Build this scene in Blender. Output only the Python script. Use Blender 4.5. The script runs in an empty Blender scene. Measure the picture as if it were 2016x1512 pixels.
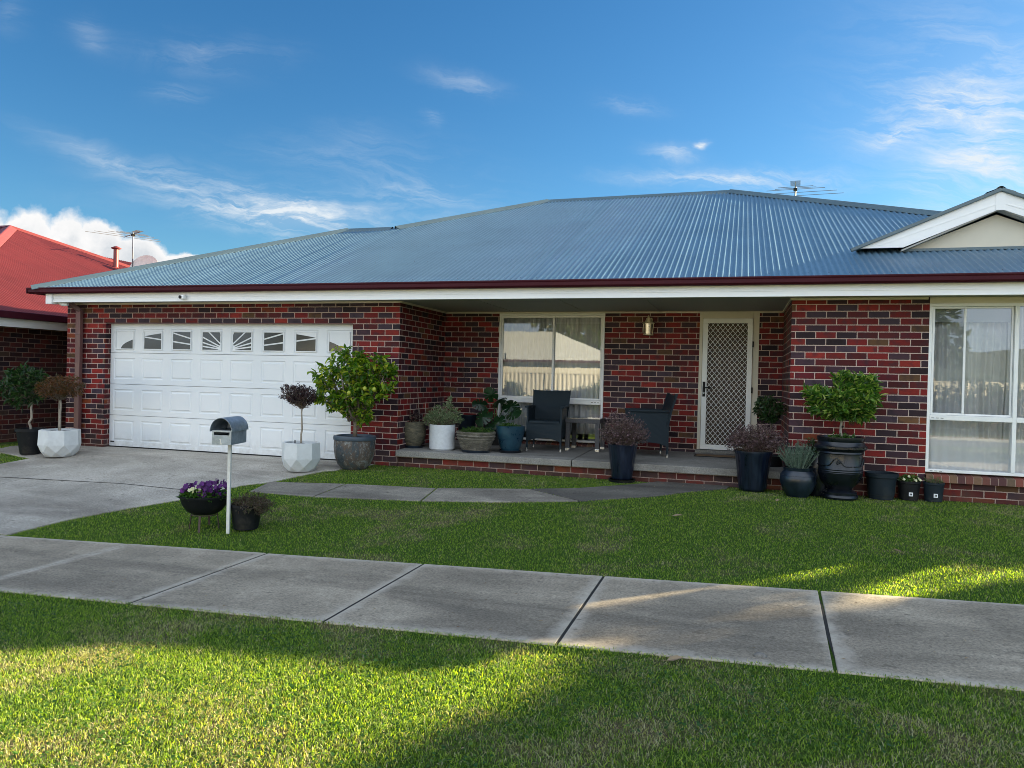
import bpy, math, random
import numpy as np
from mathutils import Vector, Matrix, noise as mnoise
R = math.radians
random.seed(7)
scn = bpy.context.scene
col = scn.collection
rnd = random.Random(11)
# ------------------------------------------------------------------ camera
FPX, YAW, PITCH, ROLL = 1469.3, .29435, -.00895, .02397
Cc = np.array([0, -10.143, 1.3563])
Fw = np.array([-math.sin(YAW)*math.cos(PITCH), math.cos(YAW)*math.cos(PITCH), math.sin(PITCH)])
R0 = np.array([math.cos(YAW), math.sin(YAW), 0]); U0 = np.cross(R0, Fw)
Rt = R0*math.cos(ROLL)+U0*math.sin(ROLL); Up = -R0*math.sin(ROLL)+U0*math.cos(ROLL)
cd = bpy.data.cameras.new('camera'); cam = bpy.data.objects.new('camera', cd); col.objects.link(cam)
cd.lens = 36*FPX/2016; cd.sensor_width = 36; cd.clip_start = .05; cd.clip_end = 4000
cam.matrix_world = Matrix(((Rt[0], Up[0], -Fw[0], Cc[0]), (Rt[1], Up[1], -Fw[1], Cc[1]), (Rt[2], Up[2], -Fw[2], Cc[2]), (0, 0, 0, 1)))
scn.camera = cam
def ray(x, y):
    d = Fw*FPX+Rt*(x-1008)-Up*(y-756); return d/np.linalg.norm(d)
def pl(x, y, P, n):
    d = ray(x, y); n = np.array(n, float); return Cc+d*((np.array(P)-Cc)@n)/(d@n)
def Yp(x, y, Y=0): return pl(x, y, (0, Y, 0), (0, 1, 0))
def Xp(x, y, X): return pl(x, y, (X, 0, 0), (1, 0, 0))
def Zp(x, y, Z): return pl(x, y, (0, 0, Z), (0, 0, 1))
# terrain: level at the house, falling to the footpath, footpath climbs gently to the right
FY0, FY1 = -4.19, -5.83
def pz(X): return -.22+.033*(max(-9.5, min(7, X))+1)
def H(X, Y):
    p = pz(X)
    if Y >= -.7: return 0.
    if Y > FY0:
        t = (-.7-Y)/(-.7-FY0); return p*(t*.75+.25*t*t*(3-2*t))
    if Y > FY1: return p
    t = FY1-Y
    if Y > -10.9: return p-.012*t-.022*min(1, t/.06)
    if Y > -11.3: return p-.012*t-.022-.12*min(1, (-10.9-Y)/.1)
    return -.5+(.0)*t
def G(x, y):
    d = ray(x, y); a = 2.
    while a < 60:
        P = Cc+d*a
        if P[2] <= H(P[0], P[1]): break
        a += .02
    return np.array([P[0], P[1], H(P[0], P[1])])
# ------------------------------------------------------------------ object helpers
def tag(o, label=None, cat=None, group=None, kind=None):
    if label: o['label'] = label
    if cat: o['category'] = cat
    if group: o['group'] = group
    if kind: o['kind'] = kind
    return o
def empty(name, loc=(0, 0, 0), rz=0):
    o = bpy.data.objects.new(name, None); col.objects.link(o); o.location = [float(a) for a in loc]; o.rotation_euler = (0, 0, rz)
    o.empty_display_size = .1
    return o
class MB:
    def __init__(s): s.v = []; s.f = []; s.m = []
    def add(s, vs, fs, mi=0):
        n = len(s.v); s.v += [tuple(float(c) for c in v) for v in vs]; s.f += [tuple(i+n for i in f) for f in fs]; s.m += [mi]*len(fs)
    def box(s, x0, x1, y0, y1, z0, z1, M=None, mi=0):
        v = [(x, y, z) for x in (x0, x1) for y in (y0, y1) for z in (z0, z1)]
        if M is not None: v = [tuple(M @ Vector(p)) for p in v]
        s.add(v, [(0, 1, 3, 2), (4, 6, 7, 5), (0, 4, 5, 1), (2, 3, 7, 6), (0, 2, 6, 4), (1, 5, 7, 3)], mi)
    def bar(s, a, b, w, h=None, mi=0):
        a = Vector([float(c) for c in a]); b = Vector([float(c) for c in b]); h = h or w; d = (b-a); L = d.length
        if L < 1e-6: return
        q = d.to_track_quat('X', 'Z').to_matrix().to_4x4(); q.translation = a
        s.box(0, L, -w/2, w/2, -h/2, h/2, q, mi)
    def tube(s, pts, rad, n=8, mi=0, cap=True):
        pts = [Vector([float(c) for c in p]) for p in pts]
        if not hasattr(rad, '__len__'): rad = [rad]*len(pts)
        vs = []; up = None
        for i, p in enumerate(pts):
            d = (pts[min(i+1, len(pts)-1)]-pts[max(i-1, 0)])
            if d.length < 1e-9: d = Vector((0, 0, 1))
            d.normalize()
            if up is None: up = Vector((0, 0, 1)) if abs(d.z) < .9 else Vector((1, 0, 0))
            a = d.cross(up).normalized(); b = a.cross(d).normalized(); up = b
            for k in range(n):
                t = 2*math.pi*k/n; vs.append(p+(a*math.cos(t)+b*math.sin(t))*rad[i])
        fs = [(i*n+k, i*n+(k+1) % n, (i+1)*n+(k+1) % n, (i+1)*n+k) for i in range(len(pts)-1) for k in range(n)]
        if cap: fs += [tuple(reversed(range(n))), tuple(range((len(pts)-1)*n, len(pts)*n))]
        s.add(vs, fs, mi)
    def lathe(s, prof, c=(0, 0, 0), n=40, sx=1, sy=1, mi=0, flute=None):
        vs = []
        for (r, z) in prof:
            for k in range(n):
                t = 2*math.pi*k/n; rr = r*(1+(flute(k, z) if flute else 0))
                vs.append((c[0]+rr*sx*math.cos(t), c[1]+rr*sy*math.sin(t), c[2]+z))
        fs = [(i*n+k, i*n+(k+1) % n, (i+1)*n+(k+1) % n, (i+1)*n+k) for i in range(len(prof)-1) for k in range(n)]
        s.add(vs, fs, mi)
    def prism(s, poly, axis, a, b, mi=0):
        n = len(poly)
        def P(p, t):
            return (t, p[0], p[1]) if axis == 'x' else (p[0], t, p[1]) if axis == 'y' else (p[0], p[1], t)
        s.add([P(p, a) for p in poly]+[P(p, b) for p in poly], [tuple(range(n)), tuple(reversed(range(n, 2*n)))]+[(i, i+n, (i+1) % n+n, (i+1) % n) for i in range(n)], mi)
    def build(s, name, mats, parent=None, smooth=False, bevel=0, fix=False, loc=None, angle=None):
        me = bpy.data.meshes.new(name); me.from_pydata(s.v, [], s.f)
        if not isinstance(mats, (list, tuple)): mats = [mats]
        for m in mats: me.materials.append(m)
        if len(mats) > 1: me.polygons.foreach_set('material_index', s.m)
        if fix:
            import bmesh
            bm = bmesh.new(); bm.from_mesh(me); bmesh.ops.recalc_face_normals(bm, faces=bm.faces); bm.to_mesh(me); bm.free()
        if smooth: me.polygons.foreach_set('use_smooth', [True]*len(me.polygons))
        me.update()
        o = bpy.data.objects.new(name, me); col.objects.link(o)
        if parent: o.parent = parent
        if loc is not None: o.location = [float(a) for a in loc]
        if bevel:
            b = o.modifiers.new('bevel', 'BEVEL'); b.width = bevel; b.segments = 2; b.limit_method = 'ANGLE'; b.angle_limit = R(40)
        if smooth and angle:
            try: me.set_sharp_from_angle(angle=R(angle))
            except Exception: pass
        return o
# ------------------------------------------------------------------ material helpers
class NT:
    def __init__(s, name):
        s.m = bpy.data.materials.new(name); s.m.use_nodes = True; s.t = s.m.node_tree; s.t.nodes.clear()
        s.out = s.n('ShaderNodeOutputMaterial')
    def n(s, typ, **k):
        nd = s.t.nodes.new(typ)
        for a, b in k.items(): setattr(nd, a, b)
        return nd
    def l(s, a, b): s.t.links.new(a, b)
    def val(s, sock, v):
        if isinstance(v, bpy.types.NodeSocket): s.l(v, sock)
        elif v is not None:
            if sock.type == 'RGBA' and len(v) == 3: v = (*v, 1)
            sock.default_value = v
    def math(s, op, a, b=None, c=None, clamp=False):
        nd = s.n('ShaderNodeMath', operation=op, use_clamp=clamp)
        for i, v in enumerate((a, b, c)):
            if v is not None: s.val(nd.inputs[i], v)
        return nd.outputs[0]
    def noise(s, scale, detail=4, rough=.55, vec=None, dist=0, typ=None, out='Fac'):
        nd = s.n('ShaderNodeTexNoise'); nd.inputs['Scale'].default_value = scale; nd.inputs['Detail'].default_value = detail
        nd.inputs['Roughness'].default_value = rough; nd.inputs['Distortion'].default_value = dist
        s.l(vec if vec is not None else s.obj(), nd.inputs['Vector']); return nd.outputs[out]
    def obj(s):
        if not hasattr(s, '_o'): s._o = s.n('ShaderNodeTexCoord').outputs['Object']
        return s._o
    def pos(s):
        if not hasattr(s, '_p'): s._p = s.n('ShaderNodeNewGeometry').outputs['Position']
        return s._p
    def ramp(s, fac, stops, const=False):
        nd = s.n('ShaderNodeValToRGB'); e = nd.color_ramp.elements
        if const: nd.color_ramp.interpolation = 'CONSTANT'
        while len(e) < len(stops): e.new(.5)
        for i, (p, c) in enumerate(stops):
            e[i].position = p; c = (c, c, c) if not hasattr(c, '__len__') else c; e[i].color = (*c, 1)
        s.val(nd.inputs[0], fac); return nd.outputs[0]
    def mix(s, f, a, b, mode='MIX'):
        nd = s.n('ShaderNodeMix', data_type='RGBA', blend_type=mode); s.val(nd.inputs[0], f); s.val(nd.inputs[6], a); s.val(nd.inputs[7], b); return nd.outputs[2]
    def mapr(s, v, a, b, c=0, d=1):
        nd = s.n('ShaderNodeMapRange'); s.val(nd.inputs[0], v)
        for i, x in enumerate((a, b, c, d)): nd.inputs[i+1].default_value = x
        return nd.outputs[0]
    def stretch(s, vec, sc, rot=(0, 0, 0)):
        nd = s.n('ShaderNodeMapping'); s.l(vec, nd.inputs[0]); nd.inputs['Scale'].default_value = sc; nd.inputs['Rotation'].default_value = rot; return nd.outputs[0]
    def bsdf(s, colr, rough=.6, metal=0, bump=None, bstr=.3, bdist=.01, coat=0, spec=.5, sheen=0, out=True):
        b = s.n('ShaderNodeBsdfPrincipled'); s.val(b.inputs['Base Color'], colr); s.val(b.inputs['Roughness'], rough); s.val(b.inputs['Metallic'], metal)
        b.inputs['Coat Weight'].default_value = coat; b.inputs['Specular IOR Level'].default_value = spec
        if bump is not None:
            bp = s.n('ShaderNodeBump'); bp.inputs['Strength'].default_value = bstr; bp.inputs['Distance'].default_value = bdist
            s.l(bump, bp.inputs['Height']); s.l(bp.outputs[0], b.inputs['Normal'])
        if out: s.l(b.outputs[0], s.out.inputs[0])
        return b
def simple(name, c, rough=.5, metal=0, var=.12, scale=8, bstr=.08, coat=0, spec=.5, dirt=None):
    t = NT(name); n1 = t.noise(scale, 5, .6)
    colr = t.mix(t.mapr(n1, .3, .7), tuple(x*(1-var) for x in c), tuple(min(1, x*(1+var)) for x in c))
    if dirt is not None:
        n2 = t.noise(scale*.35, 6, .7); colr = t.mix(t.mapr(n2, .52, .75, 0, .8), colr, dirt)
    r = t.mapr(n1, .2, .8, max(.03, rough-.08), min(1, rough+.08))
    t.bsdf(colr, r, metal, t.noise(scale*6, 3), bstr, .004, coat, spec); return t.m

def brick_mat(name, tones, mortar, dark=1.):
    t = NT(name)
    geo = t.n('ShaderNodeNewGeometry'); sp = t.n('ShaderNodeSeparateXYZ'); t.l(geo.outputs['Position'], sp.inputs[0])
    sn = t.n('ShaderNodeSeparateXYZ'); t.l(geo.outputs['True Normal'], sn.inputs[0])
    side = t.math('GREATER_THAN', t.math('ABSOLUTE', sn.outputs[0]), .5)
    u = t.math('ADD', t.math('MULTIPLY', sp.outputs[0], t.math('SUBTRACT', 1., side)), t.math('MULTIPLY', sp.outputs[1], side))
    u = t.math('ADD', u, t.math('MULTIPLY', side, .12)); u = t.math('ADD', u, 40.)
    v = t.math('ADD', sp.outputs[2], 4.3+.039)
    rowf = t.math('DIVIDE', v, .086); row = t.math('FLOOR', rowf)
    odd = t.math('MODULO', row, 2.)
    cf = t.math('DIVIDE', t.math('ADD', u, t.math('MULTIPLY', odd, .12)), .24); cidx = t.math('FLOOR', cf)
    fr = t.math('FRACT', rowf); fc = t.math('FRACT', cf)
    wob = t.math('MULTIPLY', t.math('SUBTRACT', t.noise(60, 3, .6, vec=geo.outputs['Position']), .5), .010)
    # distance to the joints in metres
    dr = t.math('ADD', t.math('MULTIPLY', t.math('MINIMUM', fr, t.math('SUBTRACT', 1., fr)), .086), wob)
    dc = t.math('ADD', t.math('MULTIPLY', t.math('MINIMUM', fc, t.math('SUBTRACT', 1., fc)), .24), wob)
    d = t.math('MINIMUM', dr, dc)
    body = t.mapr(d, .0046, .0066)
    cmb = t.n('ShaderNodeCombineXYZ'); t.l(cidx, cmb.inputs[0]); t.l(row, cmb.inputs[1]); t.l(t.math('MULTIPLY', side, 17.), cmb.inputs[2])
    wn = t.n('ShaderNodeTexWhiteNoise'); t.l(cmb.outputs[0], wn.inputs[0])
    tone = t.ramp(wn.outputs[0], tones, True)
    wn2 = t.n('ShaderNodeSeparateColor'); t.l(wn.outputs[1], wn2.inputs[0])
    tone = t.mix(1., tone, t.ramp(wn2.outputs[1], [(0, .72), (1, 1.22)]), 'MULTIPLY')
    tone = t.mix(1., tone, t.ramp(t.noise(.8, 5, .6, vec=geo.outputs['Position']), [(.3, .72), (.7, 1.18)]), 'MULTIPLY')
    # burnt ends within single bricks
    burn = t.noise(9, 3, .5, vec=geo.outputs['Position'])
    tone = t.mix(t.mapr(burn, .5, .68, 0, .65), tone, (.030, .022, .030))
    tone = t.mix(t.mapr(t.noise(150, 4, .7, vec=geo.outputs['Position']), .3, .75, 0, .35), tone, (.02, .012, .012))
    mo = t.mix(t.noise(40, 4, .6, vec=geo.outputs['Position']), tuple(x*.7 for x in mortar), mortar)
    # a grubby band of splashed soil just above the ground
    grime = t.math('MULTIPLY', t.mapr(sp.outputs[2], .28, -.02), t.mapr(t.noise(7, 4, .6, vec=geo.outputs['Position']), .35, .65, .2, .8))
    c = t.mix(body, mo, tone); c = t.mix(grime, c, (.10, .05, .035))
    hgt = t.math('ADD', t.mapr(d, .003, .009), t.math('MULTIPLY', t.noise(220, 4, .65, vec=geo.outputs['Position']), .18))
    t.bsdf(c, t.mapr(body, 0, 1, .9, .55), 0, hgt, .7, .006, spec=.15); return t.m
TONES = [(0, (.20, .016, .015)), (.24, (.10, .014, .016)), (.44, (.060, .030, .042)), (.58, (.028, .016, .022)), (.70, (.26, .024, .018)), (.80, (.062, .040, .056)), (.90, (.15, .075, .035)), (.935, (.24, .055, .022)), (.96, (.12, .012, .018))]
M = {}
M['brick'] = brick_mat('brick', TONES, (.56, .42, .36))
M['old_brick'] = brick_mat('neighbour_brick', [(0, (.10, .022, .018)), (.3, (.045, .018, .018)), (.55, (.03, .018, .022)), (.75, (.075, .02, .016)), (.9, (.06, .035, .025))], (.22, .15, .12))

def concrete(name, a, b, stain, slab=False, sc=1.):
    t = NT(name); P = t.pos()
    n1 = t.noise(2.2*sc, 7, .68, vec=P, dist=.3); n2 = t.noise(55, 6, .8, vec=P); n3 = t.noise(.9*sc, 5, .6, vec=t.stretch(P, (.35, 1.6, 1), (0, 0, .5)), dist=.8)
    c = t.mix(t.mapr(n1, .3, .7), a, b)
    c = t.mix(t.mapr(n3, .45, .68, 0, .85), c, stain)
    c = t.mix(1., c, t.ramp(n2, [(.3, .42), (.5, 1.), (.7, 1.55)]), 'MULTIPLY')
    if slab:
        sp = t.n('ShaderNodeSeparateXYZ'); t.l(P, sp.inputs[0])
        fx = t.math('FRACT', t.math('DIVIDE', t.math('ADD', sp.outputs[0], 157.-.575), 1.57))
        dx = t.math('MULTIPLY', t.math('MINIMUM', fx, t.math('SUBTRACT', 1., fx)), 1.57)
        dy = t.math('MINIMUM', t.math('SUBTRACT', FY0, sp.outputs[1]), t.math('SUBTRACT', sp.outputs[1], FY1))
        e = t.math('ADD', t.math('MINIMUM', dx, dy), t.math('MULTIPLY', t.math('SUBTRACT', t.noise(5, 5, .7, vec=P), .5), .28))
        c = t.mix(t.mapr(e, .10, -.02, 0, .8), c, (.52, .46, .38))
    sep = t.noise(35, 6, .7, vec=P)
    c = t.mix(t.mapr(t.noise(14, 3, .5, vec=P), .64, .72, 0, .5), c, tuple(x*.55 for x in stain))
    t.bsdf(c, t.mapr(n1, .2, .8, .75, .95), 0, t.math('ADD', sep, t.math('MULTIPLY', n2, .6)), .55, .006, spec=.3); return t.m
M['footpath'] = concrete('footpath_concrete', (.225, .19, .142), (.42, .355, .27), (.15, .127, .098), True)
M['drive'] = concrete('driveway_concrete', (.27, .245, .205), (.48, .44, .38), (.14, .12, .10), sc=.6)
M['path'] = concrete('path_concrete', (.16, .145, .12), (.32, .29, .24), (.08, .07, .06))
M['slab'] = concrete('porch_concrete', (.17, .165, .15), (.28, .27, .25), (.11, .10, .09))
M['asphalt'] = concrete('asphalt', (.04, .04, .042), (.06, .06, .06), (.03, .03, .03))

def grassy(name, blade):
    t = NT(name); P = t.pos()
    n1 = t.noise(.9, 5, .6, vec=P, dist=.6); n2 = t.noise(5, 4, .6, vec=P); 
    sp = t.n('ShaderNodeSeparateXYZ'); t.l(P, sp.inputs[0])
    near = t.mapr(sp.outputs[1], -5.4, -6.2)      # the verge beyond the footpath is drier
    k = t.math('ADD', t.math('ADD', t.math('MULTIPLY', n1, .75), t.math('MULTIPLY', n2, .35)), t.math('MULTIPLY', near, .055))
    dry = t.mapr(k, .57, .74)
    if blade:
        g = t.n('ShaderNodeNewGeometry'); r = g.outputs['Random Per Island']
        green = t.ramp(r, [(0, (.040, .085, .020)), (.4, (.10, .165, .036)), (.75, (.17, .26, .035)), (1, (.32, .38, .07))])
        tan = t.ramp(r, [(0, (.09, .11, .05)), (.35, (.20, .19, .13)), (1, (.42, .39, .30))])
        pick = t.math('GREATER_THAN', t.math('ADD', t.math('MULTIPLY', dry, .75), .07), t.math('FRACT', t.math('MULTIPLY', r, 57.3)))
        c = t.mix(pick, green, tan)
        b = t.bsdf(c, .55, 0, spec=.35, out=False); tr = t.n('ShaderNodeBsdfTranslucent'); t.l(t.mix(1., c, (2.7, 2.8, .3), 'MULTIPLY'), tr.inputs[0])
        ms = t.n('ShaderNodeMixShader'); ms.inputs[0].default_value = .42; t.l(b.outputs[0], ms.inputs[1]); t.l(tr.outputs[0], ms.inputs[2]); t.l(ms.outputs[0], t.out.inputs[0])
    else:
        n3 = t.noise(70, 5, .75, vec=P)
        green = t.ramp(n3, [(.3, (.02, .042, .006)), (.55, (.055, .11, .014)), (.75, (.12, .18, .03))])
        tan = t.ramp(n3, [(.3, (.05, .042, .02)), (.6, (.17, .14, .08)), (.8, (.28, .23, .14))])
        t.bsdf(t.mix(dry, green, tan), .95, 0, n3, .8, .02, spec=.1)
    return t.m
M['turf'] = grassy('turf', False); M['blades'] = grassy('grass_blades', True)

def leafmat(name, stops, trans=.35, rough=.4, spec=.5):
    t = NT(name); g = t.n('ShaderNodeNewGeometry'); r = g.outputs['Random Per Island']
    c = t.ramp(r, stops)
    c = t.mix(t.mapr(t.noise(6, 3, .5), .35, .7, 0, .3), c, tuple(x*.6 for x in stops[0][1]))
    b = t.bsdf(c, rough, 0, spec=spec, out=False); tr = t.n('ShaderNodeBsdfTranslucent'); t.l(t.mix(1., c, (1.4, 1.5, .6), 'MULTIPLY'), tr.inputs[0])
    ms = t.n('ShaderNodeMixShader'); ms.inputs[0].default_value = trans; t.l(b.outputs[0], ms.inputs[1]); t.l(tr.outputs[0], ms.inputs[2]); t.l(ms.outputs[0], t.out.inputs[0]); return t.m
M['lemon_leaf'] = leafmat('lemon_leaf', [(0, (.035, .11, .008)), (.4, (.09, .20, .012)), (.75, (.22, .34, .02)), (1, (.58, .58, .07))], .45)
M['laurel_leaf'] = leafmat('laurel_leaf', [(0, (.03, .10, .02)), (.5, (.09, .21, .03)), (.8, (.24, .38, .06)), (1, (.55, .62, .18))], .45)
M['dark_leaf'] = leafmat('dark_glossy_leaf', [(0, (.010, .035, .010)), (.6, (.02, .065, .016)), (1, (.06, .12, .03))])
M['plum_leaf'] = leafmat('plum_leaf', [(0, (.012, .006, .010)), (.6, (.035, .014, .020)), (1, (.10, .035, .035))], .15)
M['ruddy_leaf'] = leafmat('ruddy_leaf', [(0, (.05, .045, .010)), (.5, (.12, .055, .018)), (1, (.20, .07, .03))], .3)
M['mauve_leaf'] = leafmat('mauve_leaf', [(0, (.035, .016, .022)), (.6, (.11, .055, .065)), (1, (.36, .25, .28))], .2)
M['brown_leaf'] = leafmat('brown_leaf', [(0, (.035, .022, .014)), (.6, (.08, .05, .03)), (1, (.07, .10, .03))], .2)
M['sage_leaf'] = leafmat('sage_leaf', [(0, (.10, .17, .08)), (.6, (.22, .29, .16)), (1, (.40, .44, .30))], .3)
M['lavender_leaf'] = leafmat('lavender_leaf', [(0, (.06, .12, .08)), (.6, (.13, .20, .15)), (1, (.24, .30, .24))], .2, .7)
M['herb_leaf'] = leafmat('herb_leaf', [(0, (.02, .07, .008)), (.6, (.05, .13, .015)), (1, (.12, .2, .03))])
M['monstera_leaf'] = leafmat('monstera_leaf', [(0, (.006, .030, .010)), (1, (.02, .065, .022))], .2, .3)
M['gum_leaf'] = leafmat('gum_leaf', [(0, (.02, .045, .012)), (.6, (.05, .085, .025)), (1, (.10, .13, .05))])
M['petal'] = leafmat('purple_petal', [(0, (.05, .005, .09)), (.6, (.10, .01, .16)), (1, (.20, .03, .28))], .3, .6)
M['pale_petal'] = leafmat('cream_petal', [(0, (.6, .6, .35)), (1, (.8, .8, .6))], .3, .6)
M['dead_leaf'] = leafmat('dead_leaf', [(0, (.16, .09, .05)), (.5, (.28, .2, .12)), (1, (.4, .32, .2))], .1, .8)
M['white_petal'] = M['pale_petal']
M['bark'] = simple('bark', (.16, .125, .095), .85, 0, .35, 30, .5)
M['pale_bark'] = simple('pale_bark', (.30, .26, .21), .85, 0, .25, 30, .4)
M['soil'] = simple('soil', (.025, .017, .012), .95, 0, .5, 60, .8)

# painted corrugated steel
def steel(name, c, rough=.34, var=.10, sp=.6, coat=.15):
    t = NT(name); P = t.pos(); n1 = t.noise(1.2, 5, .6, vec=P); n2 = t.noise(16, 5, .7, vec=t.stretch(P, (3, .6, .6)))
    cc = t.mix(t.mapr(n1, .3, .7), tuple(x*(1-var) for x in c), tuple(x*(1+var) for x in c))
    cc = t.mix(t.mapr(n2, .5, .8, 0, .30), cc, tuple(x*.6+.03 for x in c))
    t.bsdf(cc, t.mapr(n2, .2, .8, rough-.06, rough+.10), 0., spec=sp, coat=coat); return t.m
M['roof'] = steel('slate_blue_steel', (.10, .172, .24), .34, .12, .35, .0); M['cap'] = steel('ridge_steel', (.085, .13, .15), .5)
M['red_roof'] = steel('red_steel', (.115, .015, .016), .5, .12, .4, 0); M['red_cap'] = steel('red_cap', (.15, .024, .022), .5)
M['gutter'] = steel('burgundy_gutter', (.050, .006, .012), .5, .1, .15, .0); M['dp'] = steel('downpipe_paint', (.14, .065, .06), .5)
M['white_metal'] = simple('white_powder_coat', (.80, .81, .80), .42, 0, .04, 3, .02)
M['fascia'] = simple('fascia_board', (.84, .85, .85), .5, 0, .03, 1.5, .03)
M['soffit'] = simple('soffit_sheet', (.36, .36, .34), .7, 0, .06, 1.5, .03)
M['cream'] = simple('cream_board', (.62, .58, .48), .6, 0, .05, 2, .03)
def gd():
    t = NT('garage_door_paint'); P = t.pos(); wood = t.noise(14, 6, .7, vec=t.stretch(P, (1, 1, 14)), dist=.4)
    c = t.mix(t.mapr(t.noise(1.3, 3, .5, vec=P), .3, .7), (.70, .735, .76), (.76, .785, .80))
    sp = t.n('ShaderNodeSeparateXYZ'); t.l(P, sp.inputs[0])
    c = t.mix(t.math('MULTIPLY', t.mapr(sp.outputs[2], .30, .0), t.mapr(t.noise(9, 5, .65, vec=P), .35, .7, .0, .45)), c, (.30, .27, .23))
    t.bsdf(c, .38, 0, wood, .25, .004, spec=.5); return t.m
M['garage'] = gd()
M['black'] = simple('black_plastic', (.008, .009, .011), .55, 0, .2, 12, .05, 0, .22, dirt=(.05, .045, .035))
M['rubber'] = simple('rubber_seal', (.010, .010, .010), .8)
M['zinc'] = (lambda t: (t.bsdf(t.mix(t.mapr(t.noise(9, 5, .65), .35, .7), (.26, .31, .36), (.46, .52, .58)), t.mapr(t.noise(14, 4), .3, .7, .3, .5), .6, t.noise(30, 3), .05, .002), t.m)[1])(NT('galvanised_zinc'))
M['chrome'] = simple('brushed_steel', (.62, .62, .60), .28, .9, .05)
M['alu'] = simple('aerial_metal', (.10, .10, .11), .5, .3, .1)
M['rust'] = simple('rusty_rod', (.08, .055, .045), .8, 0, .3, 30)
M['post_white'] = simple('white_post_paint', (.66, .66, .62), .5, 0, .08, 10, .1, dirt=(.35, .28, .2))
M['geo_pot'] = simple('white_faceted_concrete', (.60, .62, .62), .75, 0, .08, 6, .15, dirt=(.45, .46, .44))
M['white_pot'] = simple('white_linen_glaze', (.58, .61, .64), .6, 0, .08, 25, .3)
M['rim_blue'] = simple('slate_rim', (.045, .065, .09), .45)
def glaze(name, c, c2, rough=.22, sc=6, streak=False, coat=.25):
    t = NT(name); v = t.stretch(t.obj(), (3, 3, .5)) if streak else t.obj(); n1 = t.noise(sc, 6, .65, vec=v, dist=.5)
    t.bsdf(t.mix(t.mapr(n1, .38, .66), c, c2), t.mapr(n1, .3, .7, rough, rough+.2), 0, t.noise(40, 4), .12, .004, coat); return t.m
M['blue_glaze'] = glaze('blue_glaze', (.006, .030, .055), (.014, .055, .085)); M['navy_glaze'] = glaze('navy_glaze', (.002, .004, .014), (.008, .016, .036), .25, 5, True)
M['black_glaze'] = glaze('black_glaze', (.003, .004, .007), (.006, .009, .016), .22, coat=.12)
M['ink_glaze'] = glaze('ink_glaze', (.002, .005, .011), (.010, .020, .035), .25)
def aged():
    t = NT('weathered_glaze'); n1 = t.noise(7, 8, .75, vec=t.stretch(t.obj(), (1, 1, .55)), dist=.4); n2 = t.noise(28, 6, .75)
    c = t.ramp(n1, [(.32, (.012, .018, .026)), (.46, (.05, .065, .075)), (.55, (.09, .06, .042)), (.68, (.22, .25, .26))])
    c = t.mix(t.mapr(n2, .56, .68, 0, .7), c, (.34, .35, .34)); t.bsdf(c, .6, 0, n2, .35, .006); return t.m
M['aged'] = aged()
def stone(name, a, b, c3):
    t = NT(name); n1 = t.noise(9, 8, .7, vec=t.stretch(t.obj(), (1, 1, 3)), dist=.8)
    t.bsdf(t.ramp(n1, [(.3, a), (.5, b), (.7, c3)]), .85, 0, t.noise(25, 6, .7), .6, .008); return t.m
M['stone'] = stone('old_stone', (.035, .033, .028), (.11, .10, .08), (.24, .22, .18))
M['mossy'] = stone('mossy_clay', (.03, .032, .024), (.085, .08, .055), (.20, .16, .10))
def wick():
    t = NT('teal_wicker'); w = t.n('ShaderNodeTexWave', wave_type='BANDS', bands_direction='DIAGONAL'); w.inputs['Scale'].default_value = 38; w.inputs['Distortion'].default_value = .6
    t.l(t.obj(), w.inputs[0]); w2 = t.n('ShaderNodeTexWave', wave_type='BANDS', bands_direction='Z'); w2.inputs['Scale'].default_value = 55; t.l(t.obj(), w2.inputs[0])
    h = t.math('MULTIPLY', w.outputs['Fac'], w2.outputs['Fac'])
    t.bsdf(t.mix(h, (.005, .014, .022), (.014, .036, .052)), .5, 0, h, .8, .005); return t.m
M['wicker'] = wick()
M['table_wicker'] = simple('table_wicker', (.05, .05, .055), .55, 0, .4, 60, .6)
def timber():
    t = NT('stained_timber'); n1 = t.noise(5, 6, .7, vec=t.stretch(t.obj(), (8, 8, .8)), dist=.5)
    t.bsdf(t.mix(n1, (.022, .012, .007), (.075, .042, .022)), .45, 0, n1, .2, .003); return t.m
M['timber'] = timber()
M['coir'] = simple('coir_mat', (.16, .095, .045), .95, 0, .3, 90, .8)
M['lamp'] = simple('cream_lantern_metal', (.62, .55, .38), .4, .2)
def glassmat(name, refl, tint, rough=.0):
    t = NT(name); tr = t.n('ShaderNodeBsdfTransparent'); tr.inputs[0].default_value = (*tint, 1); gl = t.n('ShaderNodeBsdfGlossy'); gl.inputs['Roughness'].default_value = rough
    gl.inputs['Color'].default_value = (.95, .97, 1, 1)
    bp = t.n('ShaderNodeBump'); bp.inputs['Strength'].default_value = .012; bp.inputs['Distance'].default_value = .02; t.l(t.noise(2.5, 2, .4), bp.inputs['Height']); t.l(bp.outputs[0], gl.inputs['Normal'])
    fr = t.n('ShaderNodeLayerWeight'); fr.inputs[0].default_value = .5
    ms = t.n('ShaderNodeMixShader'); t.l(t.math('ADD', t.math('MULTIPLY', fr.outputs['Fresnel'], .5), refl, clamp=True), ms.inputs[0]); t.l(tr.outputs[0], ms.inputs[1]); t.l(gl.outputs[0], ms.inputs[2]); t.l(ms.outputs[0], t.out.inputs[0]); return t.m
M['glass'] = glassmat('window_glass', .10, (.96, .97, .97)); M['screen_glass'] = glassmat('screened_glass', .05, (.78, .80, .82), .0)
M['dark_glass'] = (lambda t: (t.bsdf(t.mix(t.noise(5, 3), (.02, .022, .024), (.055, .06, .062)), .12, 0, spec=.6), t.m)[1])(NT('garage_pane_glass'))
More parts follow.
